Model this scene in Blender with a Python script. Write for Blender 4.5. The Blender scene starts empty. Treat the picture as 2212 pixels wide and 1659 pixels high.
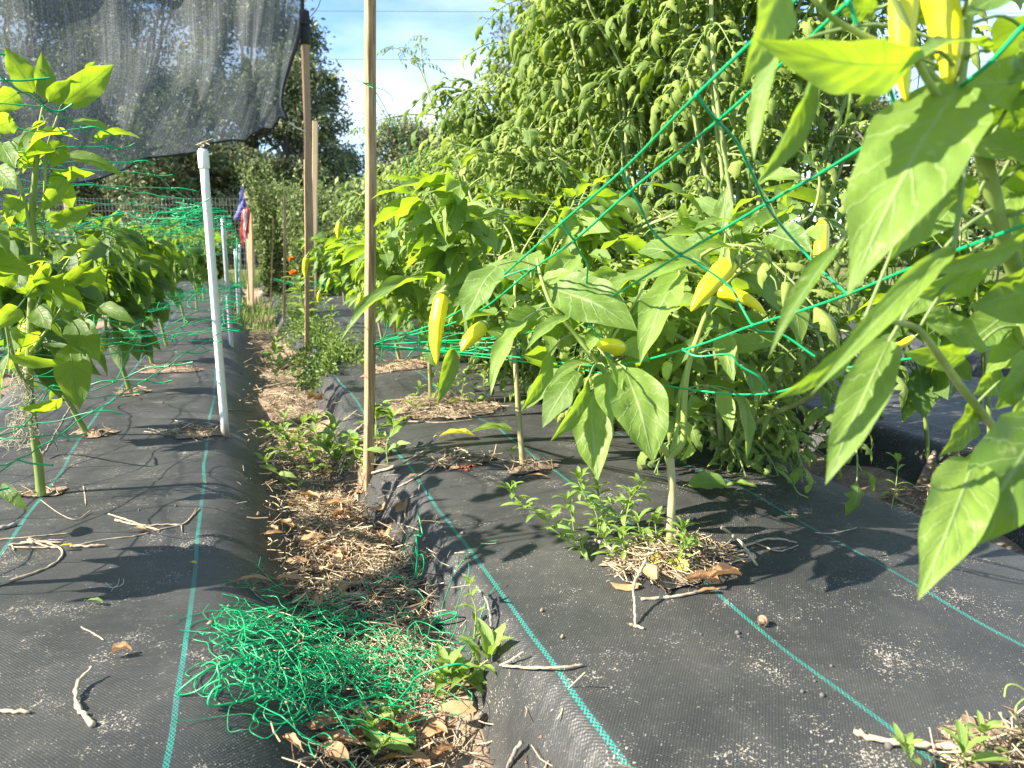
import bpy, math, random
import numpy as np
from mathutils import Vector, Matrix

SC = bpy.context.scene
COL = SC.collection
rnd = random.Random(7)
R = math.radians

# ------------------------------------------------------------------ camera
FPX = 1662.0                       # focal length for a 2212 px wide picture
PITCH = math.atan(320/FPX)
YAW = math.atan(606/FPX*math.cos(PITCH))
FW = np.array([math.sin(YAW)*math.cos(PITCH), math.cos(YAW)*math.cos(PITCH), -math.sin(PITCH)])
RT = np.array([math.cos(YAW), -math.sin(YAW), 0.0])
UP = np.cross(RT, FW)
CAM = np.array([0, 0, 0.5])
cd = bpy.data.cameras.new('camera'); cam = bpy.data.objects.new('camera', cd); COL.objects.link(cam)
cd.sensor_width = 36; cd.lens = 36*FPX/2212; cd.clip_start = 0.02; cd.clip_end = 500
m = Matrix(((RT[0], UP[0], -FW[0], CAM[0]), (RT[1], UP[1], -FW[1], CAM[1]), (RT[2], UP[2], -FW[2], CAM[2]), (0, 0, 0, 1)))
cam.matrix_world = m
cd.dof.use_dof = True; cd.dof.focus_distance = 1.35; cd.dof.aperture_fstop = 9.0
SC.camera = cam

# ------------------------------------------------------------------ light
SUN_EL = R(38)
SUN_H = np.array([-0.996, 0.087])          # horizontal direction towards the sun
SUN_H = SUN_H/np.linalg.norm(SUN_H)
SUN = np.array([SUN_H[0]*math.cos(SUN_EL), SUN_H[1]*math.cos(SUN_EL), math.sin(SUN_EL)])
sl = bpy.data.lights.new('sun', 'SUN'); so = bpy.data.objects.new('sun', sl); COL.objects.link(so)
sl.energy = 5.0; sl.angle = R(0.53); sl.color = (1.0, 0.90, 0.74)
so.rotation_euler = Vector(-SUN).to_track_quat('-Z', 'Y').to_euler()
so.location = (-6, 2, 8)
W = bpy.data.worlds.new('World'); SC.world = W; W.use_nodes = True
nt = W.node_tree; nt.nodes.clear()
o_ = nt.nodes.new('ShaderNodeOutputWorld'); bg = nt.nodes.new('ShaderNodeBackground')
sky = nt.nodes.new('ShaderNodeTexSky'); sky.sky_type = 'NISHITA'; sky.sun_disc = False
sky.sun_elevation = SUN_EL; sky.sun_rotation = math.atan2(SUN_H[0], SUN_H[1])
sky.air_density = 0.75; sky.dust_density = 0.05; sky.ozone_density = 4.0
tc = nt.nodes.new('ShaderNodeTexCoord'); mp = nt.nodes.new('ShaderNodeMapping'); mp.inputs['Scale'].default_value = (1.0, 1.0, 3.2)
mp.inputs['Location'].default_value = (3.1, 0.4, 0.2)
nz = nt.nodes.new('ShaderNodeTexNoise'); nz.inputs['Scale'].default_value = 2.6; nz.inputs['Detail'].default_value = 8; nz.inputs['Roughness'].default_value = 0.55
cr = nt.nodes.new('ShaderNodeValToRGB'); cr.color_ramp.elements[0].position = 0.40; cr.color_ramp.elements[1].position = 0.72
cr.color_ramp.elements[1].color = (0.8, 0.8, 0.8, 1)
mx = nt.nodes.new('ShaderNodeMix'); mx.data_type = 'RGBA'
mx.inputs['B'].default_value = (4.4, 4.9, 5.3, 1)
L = nt.links.new
L(tc.outputs['Generated'], mp.inputs['Vector']); L(mp.outputs['Vector'], nz.inputs['Vector']); L(nz.outputs['Fac'], cr.inputs['Fac'])
L(sky.outputs['Color'], mx.inputs['A']); L(cr.outputs['Color'], mx.inputs['Factor']); L(mx.outputs['Result'], bg.inputs['Color'])
bg.inputs['Strength'].default_value = 0.098
L(bg.outputs['Background'], o_.inputs['Surface'])
SC.view_settings.view_transform = 'Standard'; SC.view_settings.look = 'None'
SC.view_settings.gamma = 1; SC.view_settings.exposure = 1.84
SC.view_settings.use_curve_mapping = False
SC.render.engine = 'CYCLES'
SC.cycles.max_bounces = 5; SC.cycles.diffuse_bounces = 3; SC.cycles.glossy_bounces = 2; SC.cycles.transparent_max_bounces = 8; SC.cycles.transmission_bounces = 3

# ------------------------------------------------------------------ pixel helpers (2212 x 1659 grid -> world points)
def D(x, y, d): return CAM + d*(FW + (x-1106)/FPX*RT + (829.5-y)/FPX*UP)
OX = [0, 737.4, 1474.7]; OY = [0, 553.0, 1106.0]
def T(tile, zx, zy): return OX[tile//10] + zx/3, OY[tile % 10] + zy/3
def TD(tile, zx, zy, d):
    x, y = T(tile, zx, zy); return D(x, y, d)
def sst(a, b, x):
    t = np.clip((x-a)/(b-a), 0, 1); return t*t*(3-2*t)
BEDS = [(-2.25, -1.22), (-0.88, 0.128), (0.246, 1.25), (1.52, 2.6), (2.9, 4.0)]
def wob(Y, k): return 0.018*np.sin(Y*2.1+k*1.7) + 0.012*np.sin(Y*5.3+k*3.1) + 0.006*np.sin(Y*11+k)
def bed_z(i, X, Y):
    a, b = BEDS[i]
    a = a + wob(Y, i*2); b = b + wob(Y, i*2+1)
    e = np.minimum(X-a, b-X)
    c = (a+b)/2; h = (b-a)/2
    und = 0.007*np.sin(Y*3.3+X*2+i) + 0.005*np.sin(Y*7.1-X*5+i*2) + 0.003*np.sin(Y*15+X*9)
    if i == 2: und = und - 0.03*sst(2.3, 3.0, Y)*sst(0.6, 0.3, X)
    sh = {1: .22, 2: .08}.get(i, .105); dp = {1: .135}.get(i, .17)
    return -dp*(1-sst(-0.03, sh, e))**1.1 + und*sst(0, .2, e) - 0.02*((X-c)/h)**2 + 0.006
def soil_z(X, Y):
    return -0.125 + 0.012*np.sin(X*13+Y*4) + 0.01*np.sin(Y*9-X*7) + 0.006*np.sin(X*31+Y*27) + 0.03*sst(3.0, 3.6, Y)*sst(.1, .35, X)
def terr(X, Y):
    z = soil_z(X, Y)
    for i, (a, b) in enumerate(BEDS):
        if a-.05 < X < b+.05: z = max(z, float(bed_z(i, X, Y)))
    return float(z)
def gnd(x, y, up=0.0):
    v = FW + (x-1106)/FPX*RT + (829.5-y)/FPX*UP
    z = 0.0
    for _ in range(12):
        d = (z-CAM[2])/v[2]; p = CAM + d*v
        z = 0.5*z + 0.5*(terr(p[0], p[1]) + up)
    return CAM + (z-CAM[2])/v[2]*v
def proj(p):
    v = np.asarray(p)-CAM; d = v@FW; return 1106+FPX*(v@RT)/d, 829.5-FPX*(v@UP)/d, d
def dep(p): return float((np.asarray(p)-CAM) @ FW)

# ------------------------------------------------------------------ mesh helpers
class MB:
    def __init__(s): s.v = []; s.f = []; s.uv = []; s.n = 0
    def add(s, v, f, uv=None):
        v = np.asarray(v, float).reshape(-1, 3)
        s.v.append(v); n = s.n
        s.f.extend([tuple(i+n for i in q) for q in f])
        if uv is None: uv = np.zeros((len(v), 2))
        s.uv.append(np.asarray(uv, float)); s.n += len(v)
    def tube(s, pts, r, n=6, cap=True, uvw=(0.5, 0.5)):
        pts = np.asarray(pts, float); k = len(pts)
        r = np.full(k, r) if np.isscalar(r) else np.interp(np.linspace(0, 1, k), np.linspace(0, 1, len(r)), r)
        t = np.gradient(pts, axis=0); t /= (np.linalg.norm(t, axis=1)[:, None]+1e-9)
        a = np.array([0, 0, 1.0]) if abs(t[0][2]) < 0.9 else np.array([1.0, 0, 0])
        u = np.cross(t[0], a); u /= np.linalg.norm(u)
        V = []; an = np.arange(n)*2*math.pi/n
        for i in range(k):
            u = u - t[i]*(u@t[i]); u /= (np.linalg.norm(u)+1e-9); w = np.cross(t[i], u)
            V.append(pts[i] + r[i]*(np.cos(an)[:, None]*u + np.sin(an)[:, None]*w))
        F = [(i*n+j, i*n+(j+1) % n, (i+1)*n+(j+1) % n, (i+1)*n+j) for i in range(k-1) for j in range(n)]
        if cap: F += [tuple(range(n-1, -1, -1)), tuple((k-1)*n+j for j in range(n))]
        ll = np.linspace(0, 1, k)
        uv = np.array([[l, j/n] for l in ll for j in range(n)])
        if uvw is not None: uv = np.tile(np.array(uvw), (k*n, 1))
        s.add(np.concatenate(V), F, uv)
    def box(s, c, x, y, z):      # centre and three half axes
        c, x, y, z = [np.asarray(a, float) for a in (c, x, y, z)]
        V = [c+i*x+j*y+k*z for k in (-1, 1) for j in (-1, 1) for i in (-1, 1)]
        s.add(V, [(0, 2, 3, 1), (4, 5, 7, 6), (0, 1, 5, 4), (2, 6, 7, 3), (0, 4, 6, 2), (1, 3, 7, 5)])
    def mesh(s, name, mat, off=None, smooth=True):
        me = bpy.data.meshes.new(name)
        V = np.concatenate(s.v)
        if off is not None: V = V - np.asarray(off)
        me.from_pydata(V.tolist(), [], s.f); me.update()
        U = np.concatenate(s.uv); ul = me.uv_layers.new(name='UVMap')
        idx = np.empty(len(me.loops), dtype=np.int32); me.loops.foreach_get('vertex_index', idx)
        ul.data.foreach_set('uv', U[idx].astype(np.float32).ravel())
        if smooth: me.polygons.foreach_set('use_smooth', np.ones(len(me.polygons), dtype=bool))
        if mat: me.materials.append(mat)
        return me
def link(name, me, parent=None, loc=None, basis=None):
    o = bpy.data.objects.new(name, me); COL.objects.link(o)
    if parent: o.parent = parent
    if basis is not None: o.matrix_basis = basis
    elif loc is not None: o.location = loc
    return o
def tag(o, label=None, cat=None, group=None, kind=None):
    if label: o['label'] = label
    if cat: o['category'] = cat
    if group: o['group'] = group
    if kind: o['kind'] = kind
    return o
def root(name, loc, label, cat, group=None):
    o = bpy.data.objects.new(name, None); COL.objects.link(o); o.location = loc
    o.empty_display_size = 0.05
    return tag(o, label, cat, group)
def thing(name, mb, mat, label, cat, group=None, smooth=True, loc=None):   # one-mesh thing, origin at the lowest point
    V = np.concatenate(mb.v)
    if loc is None: loc = V[np.argmin(V[:, 2])]
    return tag(link(name, mb.mesh(name, mat, loc, smooth), loc=loc), label, cat, group)
def part(name, mb, mat, parent, smooth=True):
    return link(name, mb.mesh(name, mat, parent.location, smooth), parent)
def spl(pts, n=8):                                                        # Catmull-Rom through points
    P = np.asarray(pts, float); P = np.vstack([2*P[0]-P[1], P, 2*P[-1]-P[-2]]); out = []
    for i in range(1, len(P)-2):
        for t in np.linspace(0, 1, n, endpoint=False):
            a, b, c, d = P[i-1:i+3]
            out.append(0.5*((2*b)+(-a+c)*t+(2*a-5*b+4*c-d)*t*t+(-a+3*b-3*c+d)*t**3))
    out.append(P[-2]); return np.array(out)

# ------------------------------------------------------------------ materials
def mat(name):
    m = bpy.data.materials.new(name); m.use_nodes = True; nt = m.node_tree; nt.nodes.clear()
    out = nt.nodes.new('ShaderNodeOutputMaterial')
    class N: pass
    def nd(t, **k):
        n = nt.nodes.new('ShaderNode'+t)
        for a, b in k.items():
            if hasattr(n, a) and not isinstance(b, tuple): setattr(n, a, b)
        return n
    return m, nt, out, nd
def inp(n, k, v): n.inputs[k].default_value = v
def ramp(nd, stops):
    r = nd('ValToRGB'); e = r.color_ramp.elements
    while len(e) < len(stops): e.new(0.5)
    for q, (p, c) in zip(e, stops): q.position = p; q.color = (*c, 1) if len(c) == 3 else c
    return r
def math_(nd, nt, op, a, b=None, c=None):
    n = nd('Math'); n.operation = op
    for i, v in enumerate((a, b, c)):
        if v is None: continue
        if isinstance(v, (int, float)): n.inputs[i].default_value = v
        else: nt.links.new(v, n.inputs[i])
    return n.outputs[0]

def leaf_mat(name, ca, cb, vein, trans, tmix=0.42, rough=0.42, nlat=7, spec=0.5, veinamt=0.8, spots=0.0):
    m, nt, out, nd = mat(name); l = nt.links.new
    uv = nd('UVMap'); sx = nd('SeparateXYZ'); l(uv.outputs[0], sx.inputs[0])
    g0 = nd('TexCoord'); nw = nd('TexNoise'); inp(nw, 'Scale', 3.5); inp(nw, 'Detail', 2.0); l(uv.outputs[0], nw.inputs['Vector'])
    wob_ = math_(nd, nt, 'MULTIPLY', math_(nd, nt, 'SUBTRACT', nw.outputs['Fac'], 0.5), 0.16)
    u = math_(nd, nt, 'ADD', sx.outputs[0], wob_); v = math_(nd, nt, 'ABSOLUTE', math_(nd, nt, 'SUBTRACT', sx.outputs[1], 0.5))
    v2 = math_(nd, nt, 'MULTIPLY', v, 2.0)
    mid = math_(nd, nt, 'SUBTRACT', 1.0, math_(nd, nt, 'MULTIPLY', v2, 13.0)); mid = math_(nd, nt, 'MAXIMUM', mid, 0.0)
    ph = math_(nd, nt, 'FRACT', math_(nd, nt, 'SUBTRACT', math_(nd, nt, 'MULTIPLY', u, float(nlat)), math_(nd, nt, 'MULTIPLY', math_(nd, nt, 'POWER', v2, 0.85), 1.7)))
    dl = math_(nd, nt, 'ABSOLUTE', math_(nd, nt, 'SUBTRACT', ph, 0.5))
    lat = math_(nd, nt, 'MAXIMUM', math_(nd, nt, 'SUBTRACT', 1.0, math_(nd, nt, 'MULTIPLY', dl, 11.0)), 0.0)
    lat = math_(nd, nt, 'MULTIPLY', lat, 0.6)
    ve = math_(nd, nt, 'MAXIMUM', mid, lat)
    oi = nd('ObjectInfo'); g = nd('TexCoord')
    nz = nd('TexNoise'); inp(nz, 'Scale', 26.0); inp(nz, 'Detail', 5.0); l(g.outputs['Object'], nz.inputs['Vector'])
    fac = math_(nd, nt, 'ADD', math_(nd, nt, 'MULTIPLY', oi.outputs['Random'], 0.8), math_(nd, nt, 'MULTIPLY', math_(nd, nt, 'SUBTRACT', nz.outputs['Fac'], 0.35), 0.8))
    rc = ramp(nd, [(0.0, ca), (1.0, cb)]); l(fac, rc.inputs[0])
    mv = nd('Mix'); mv.data_type = 'RGBA'; l(math_(nd, nt, 'MULTIPLY', ve, veinamt), mv.inputs['Factor']); l(rc.outputs[0], mv.inputs['A']); inp(mv, 'B', (*vein, 1))
    col = mv.outputs['Result']
    if spots > 0:
        vo = nd('TexNoise'); inp(vo, 'Scale', 55.0); inp(vo, 'Detail', 3.0); l(g.outputs['Object'], vo.inputs['Vector'])
        sr = ramp(nd, [(0.66, (0, 0, 0)), (0.71, (1, 1, 1))]); l(vo.outputs['Fac'], sr.inputs[0])
        ms = nd('Mix'); ms.data_type = 'RGBA'; l(math_(nd, nt, 'MULTIPLY', sr.outputs[0], spots), ms.inputs['Factor']); l(col, ms.inputs['A']); inp(ms, 'B', (0.42, 0.45, 0.22, 1)); col = ms.outputs['Result']
    bs = nd('BsdfPrincipled'); l(col, bs.inputs['Base Color']); inp(bs, 'Roughness', rough); inp(bs, 'Specular IOR Level', spec)
    bp = nd('Bump'); inp(bp, 'Strength', 0.45); inp(bp, 'Distance', 0.0016)
    n2 = nd('TexNoise'); inp(n2, 'Scale', 230.0); inp(n2, 'Detail', 3.0); l(g.outputs['Object'], n2.inputs['Vector'])
    qb = math_(nd, nt, 'SUBTRACT', math_(nd, nt, 'MULTIPLY', n2.outputs['Fac'], 0.7), math_(nd, nt, 'MULTIPLY', ve, 0.9))
    l(qb, bp.inputs['Height']); l(bp.outputs[0], bs.inputs['Normal'])
    tr = nd('BsdfTranslucent')
    tcx = nd('Mix'); tcx.data_type = 'RGBA'; l(math_(nd, nt, 'MULTIPLY', ve, 0.85), tcx.inputs['Factor']); inp(tcx, 'A', (*trans, 1)); inp(tcx, 'B', (trans[0]*.35, trans[1]*.45, trans[2]*.4, 1))
    mr = nd('Mix'); mr.data_type = 'RGBA'; mr.blend_type = 'MULTIPLY'; inp(mr, 'Factor', 0.6); l(tcx.outputs['Result'], mr.inputs['A'])
    rr = ramp(nd, [(0.0, (0.55, 0.62, 0.5)), (1.0, (1, 1, 1))]); l(fac, rr.inputs[0]); l(rr.outputs[0], mr.inputs['B'])
    l(mr.outputs['Result'], tr.inputs['Color'])
    ms = nd('MixShader'); inp(ms, 0, tmix); l(bs.outputs[0], ms.inputs[1]); l(tr.outputs[0], ms.inputs[2]); l(ms.outputs[0], out.inputs[0])
    return m

def simple(name, ca, cb, scale=20.0, rough=0.6, spec=0.4, bump=0.0, stretch=(1, 1, 1), island=False, metal=0.0, coord='Object', detail=6.0, tmix=0.0):
    m, nt, out, nd = mat(name); l = nt.links.new
    g = nd('TexCoord'); mp = nd('Mapping'); mp.inputs['Scale'].default_value = stretch
    l(g.outputs[coord], mp.inputs[0]); nz = nd('TexNoise'); inp(nz, 'Scale', scale); inp(nz, 'Detail', detail); l(mp.outputs[0], nz.inputs['Vector'])
    rc = ramp(nd, [(0.3, ca), (0.7, cb)])
    if island:
        ge = nd('NewGeometry'); f = math_(nd, nt, 'ADD', math_(nd, nt, 'MULTIPLY', ge.outputs['Random Per Island'], 0.7), math_(nd, nt, 'MULTIPLY', nz.outputs['Fac'], 0.3))
        l(f, rc.inputs[0])
    else: l(nz.outputs['Fac'], rc.inputs[0])
    bs = nd('BsdfPrincipled'); l(rc.outputs[0], bs.inputs['Base Color']); inp(bs, 'Roughness', rough); inp(bs, 'Specular IOR Level', spec); inp(bs, 'Metallic', metal)
    if bump:
        bp = nd('Bump'); inp(bp, 'Strength', 0.6); inp(bp, 'Distance', bump); l(nz.outputs['Fac'], bp.inputs['Height']); l(bp.outputs[0], bs.inputs['Normal'])
    if tmix:
        tr = nd('BsdfTranslucent'); l(rc.outputs[0], tr.inputs['Color']); ms = nd('MixShader'); inp(ms, 0, tmix)
        l(bs.outputs[0], ms.inputs[1]); l(tr.outputs[0], ms.inputs[2]); l(ms.outputs[0], out.inputs[0])
    else: l(bs.outputs[0], out.inputs[0])
    return m

M = {}
M['banana'] = leaf_mat('banana_pepper_leaf', (0.062, 0.136, 0.020), (0.205, 0.315, 0.056), (0.33, 0.44, 0.18), (0.50, 0.74, 0.03), 0.40, 0.52, spots=0.35, spec=0.55)
M['bell'] = leaf_mat('bell_pepper_leaf', (0.028, 0.080, 0.018), (0.115, 0.205, 0.036), (0.16, 0.28, 0.08), (0.54, 0.77, 0.03), 0.46, 0.5, spec=0.35)
M['belld'] = leaf_mat('dark_bell_pepper_leaf', (0.022, 0.066, 0.016), (0.085, 0.165, 0.034), (0.13, 0.22, 0.07), (0.38, 0.60, 0.03), 0.34, 0.45, spec=0.5)  # bell leaf in a darker, less translucent green
M['tomato'] = leaf_mat('tomato_leaf', (0.060, 0.12, 0.024), (0.29, 0.37, 0.085), (0.30, 0.40, 0.14), (0.42, 0.60, 0.05), 0.32, 0.6, nlat=5, spec=0.25)
M['weed'] = leaf_mat('weed_leaf', (0.120, 0.225, 0.038), (0.27, 0.39, 0.09), (0.3, 0.42, 0.15), (0.42, 0.62, 0.06), 0.36, 0.5, nlat=4)
M['yellow'] = leaf_mat('yellowed_leaf', (0.45, 0.38, 0.03), (0.62, 0.58, 0.06), (0.7, 0.65, 0.2), (0.7, 0.6, 0.05), 0.35, 0.5)
M['dry'] = leaf_mat('dry_leaf', (0.20, 0.10, 0.042), (0.50, 0.31, 0.15), (0.55, 0.40, 0.24), (0.55, 0.28, 0.08), 0.22, 0.6, nlat=8)
M['stem'] = simple('green_stem', (0.17, 0.25, 0.045), (0.34, 0.42, 0.12), 45, 0.5, stretch=(1, 1, .2))
M['gstem'] = simple('ribbed_green_stem', (0.13, 0.19, 0.035), (0.27, 0.33, 0.09), 70, 0.55, stretch=(1, 1, .12), bump=0.0015)
M['wstem'] = simple('woody_stem', (0.24, 0.22, 0.09), (0.42, 0.38, 0.20), 60, 0.7, stretch=(1, 1, .15), bump=0.002)
M['tstem'] = simple('tomato_stem', (0.20, 0.27, 0.08), (0.36, 0.42, 0.17), 50, 0.6, stretch=(1, 1, .3))
M['fruit'] = simple('yellow_pepper_skin', (0.55, 0.58, 0.015), (0.88, 0.76, 0.02), 24, 0.30, spec=0.5, detail=5.0, bump=0.0008)
M['gfruit'] = simple('green_pepper_skin', (0.22, 0.38, 0.03), (0.40, 0.50, 0.05), 12, 0.25, spec=0.6)
M['net'] = simple('green_plastic', (0.0, 0.27, 0.085), (0.002, 0.40, 0.145), 15, 0.35, spec=0.5)
M['pvc'] = simple('white_pvc', (0.74, 0.76, 0.70), (0.82, 0.83, 0.78), 8, 0.35, stretch=(4, 4, .5))
def pvc_mat():
    m, nt, out, nd = mat('scuffed_white_pvc'); l = nt.links.new
    g = nd('TexCoord'); sx = nd('SeparateXYZ'); l(g.outputs['Object'], sx.inputs[0])
    nz = nd('TexNoise'); inp(nz, 'Scale', 38.0); inp(nz, 'Detail', 8.0); inp(nz, 'Roughness', .7); mp = nd('Mapping'); mp.inputs['Scale'].default_value = (1, 1, .35); l(g.outputs['Object'], mp.inputs[0]); l(mp.outputs[0], nz.inputs['Vector'])
    lo = math_(nd, nt, 'MAXIMUM', math_(nd, nt, 'SUBTRACT', 0.30, math_(nd, nt, 'MULTIPLY', sx.outputs[2], 3.0)), 0.0)
    rc = ramp(nd, [(0.60, (0.78, 0.79, 0.73)), (0.72, (0.55, 0.52, 0.44)), (0.9, (0.25, 0.2, 0.14))]); l(math_(nd, nt, 'ADD', nz.outputs['Fac'], lo), rc.inputs[0])
    bs = nd('BsdfPrincipled'); l(rc.outputs[0], bs.inputs['Base Color']); inp(bs, 'Roughness', .4); l(bs.outputs[0], out.inputs[0]); return m
M['pvc'] = pvc_mat()
M['steel'] = simple('grey_conduit', (0.42, 0.46, 0.48), (0.60, 0.63, 0.65), 25, 0.35, metal=0.5, stretch=(2, 2, .3))
M['wood'] = simple('weathered_stake_wood', (0.20, 0.115, 0.055), (0.50, 0.35, 0.20), 34, 0.75, stretch=(6, 6, .35), bump=0.0012)
M['wood2'] = simple('brown_post_wood', (0.27, 0.16, 0.09), (0.40, 0.27, 0.16), 24, 0.75, stretch=(6, 6, .35), bump=0.0012)
M['wood3'] = simple('pale_new_wood', (0.55, 0.40, 0.22), (0.68, 0.53, 0.33), 20, 0.7, stretch=(6, 6, .3))
M['stick'] = simple('dead_twig_bark', (0.22, 0.17, 0.11), (0.50, 0.42, 0.31), 90, 0.85, bump=0.001)
M['stickg'] = simple('grey_twig_bark', (0.11, 0.10, 0.09), (0.30, 0.28, 0.25), 110, 0.9, bump=0.001)
M['straw'] = simple('straw_litter', (0.12, 0.085, 0.055), (0.60, 0.49, 0.32), 40, 0.8, island=True)
M['moss'] = simple('spanish_moss', (0.30, 0.27, 0.2), (0.55, 0.5, 0.4), 60, 0.9)
M['bark'] = simple('oak_bark', (0.06, 0.05, 0.042), (0.16, 0.14, 0.12), 5, 0.95, stretch=(1, 1, .25), bump=0.05)
M['wire'] = simple('cable', (0.06, 0.07, 0.08), (0.10, 0.11, 0.12), 3, 0.6)
M['wwire'] = simple('pale_wire', (0.5, 0.5, 0.5), (0.62, 0.62, 0.62), 3, 0.4)
M['fence'] = simple('galvanised_wire', (0.25, 0.26, 0.26), (0.4, 0.4, 0.4), 3, 0.45, metal=0.6)
M['house'] = simple('white_siding', (0.62, 0.64, 0.66), (0.72, 0.73, 0.74), 2, 0.7)
M['roof'] = simple('grey_roof_shingle', (0.19, 0.19, 0.20), (0.30, 0.30, 0.31), 9, 0.85)
M['glass'] = simple('dark_window_glass', (0.02, 0.025, 0.03), (0.05, 0.055, 0.06), 2, 0.1, spec=0.8)
M['trim'] = simple('white_trim', (0.72, 0.72, 0.72), (0.8, 0.8, 0.8), 3, 0.5)
M['orange'] = simple('orange_petal', (0.75, 0.22, 0.01), (0.85, 0.36, 0.02), 60, 0.6, tmix=0.3)
M['pebble'] = simple('pebble', (0.05, 0.05, 0.05), (0.16, 0.15, 0.14), 50, 0.8)
M['acorn'] = simple('acorn_cap', (0.16, 0.10, 0.06), (0.36, 0.25, 0.17), 300, 0.8, bump=0.002)
M['grass'] = simple('grass_blade', (0.06, 0.12, 0.02), (0.24, 0.34, 0.07), 30, 0.6, island=True, tmix=0.3)
M['bushy'] = simple('fine_foliage', (0.07, 0.12, 0.03), (0.25, 0.31, 0.10), 8, 0.6, island=True, tmix=0.3)
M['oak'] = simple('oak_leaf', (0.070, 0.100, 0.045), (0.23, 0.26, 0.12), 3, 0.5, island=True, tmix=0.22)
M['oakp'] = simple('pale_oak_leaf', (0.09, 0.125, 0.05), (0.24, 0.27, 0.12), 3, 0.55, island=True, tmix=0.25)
M['oakl'] = simple('hedge_leaf', (0.07, 0.11, 0.03), (0.22, 0.25, 0.08), 3, 0.55, island=True, tmix=0.3)
M['flagr'] = simple('faded_red_cloth', (0.60, 0.08, 0.07), (0.72, 0.16, 0.12), 20, 0.8, tmix=0.35)
M['flagw'] = simple('white_cloth', (0.66, 0.64, 0.62), (0.75, 0.74, 0.72), 20, 0.8, tmix=0.35)
M['flagb'] = simple('faded_blue_cloth', (0.10, 0.12, 0.34), (0.16, 0.18, 0.42), 20, 0.8, tmix=0.35)
M['insect'] = simple('insect_body', (0.12, 0.09, 0.03), (0.5, 0.4, 0.12), 300, 0.4)
M['wing'] = simple('insect_wing', (0.5, 0.5, 0.5), (0.65, 0.65, 0.6), 100, 0.2, tmix=0.5)
M['black'] = simple('black_cloth', (0.012, 0.013, 0.014), (0.03, 0.03, 0.032), 60, 0.8, bump=0.002)

def soil_mat():
    m, nt, out, nd = mat('soil'); l = nt.links.new
    g = nd('TexCoord'); a = nd('TexNoise'); inp(a, 'Scale', 9.0); inp(a, 'Detail', 10.0); inp(a, 'Roughness', 0.7); l(g.outputs['Object'], a.inputs['Vector'])
    b = nd('TexNoise'); inp(b, 'Scale', 140.0); inp(b, 'Detail', 4.0); l(g.outputs['Object'], b.inputs['Vector'])
    f = math_(nd, nt, 'ADD', math_(nd, nt, 'MULTIPLY', a.outputs['Fac'], 0.6), math_(nd, nt, 'MULTIPLY', b.outputs['Fac'], 0.4))
    rc = ramp(nd, [(0.33, (0.075, 0.056, 0.042)), (0.5, (0.23, 0.175, 0.125)), (0.68, (0.44, 0.36, 0.26))]); l(f, rc.inputs[0])
    bs = nd('BsdfPrincipled'); l(rc.outputs[0], bs.inputs['Base Color']); inp(bs, 'Roughness', 0.95); inp(bs, 'Specular IOR Level', 0.15)
    bp = nd('Bump'); inp(bp, 'Strength', 0.9); inp(bp, 'Distance', 0.008); l(f, bp.inputs['Height']); l(bp.outputs[0], bs.inputs['Normal']); l(bs.outputs[0], out.inputs[0])
    return m
M['soil'] = soil_mat()
def ground_mat():
    m, nt, out, nd = mat('grassy_ground'); l = nt.links.new
    g = nd('TexCoord'); a = nd('TexNoise'); inp(a, 'Scale', 1.3); inp(a, 'Detail', 12.0); inp(a, 'Roughness', 0.7); l(g.outputs['Object'], a.inputs['Vector'])
    rc = ramp(nd, [(0.3, (0.05, 0.075, 0.02)), (0.5, (0.11, 0.14, 0.04)), (0.7, (0.26, 0.22, 0.12))]); l(a.outputs['Fac'], rc.inputs[0])
    bs = nd('BsdfPrincipled'); l(rc.outputs[0], bs.inputs['Base Color']); inp(bs, 'Roughness', 0.95); inp(bs, 'Specular IOR Level', 0.1)
    bp = nd('Bump'); inp(bp, 'Strength', 0.8); inp(bp, 'Distance', 0.05); l(a.outputs['Fac'], bp.inputs['Height']); l(bp.outputs[0], bs.inputs['Normal']); l(bs.outputs[0], out.inputs[0])
    return m
M['ground'] = ground_mat()

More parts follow.
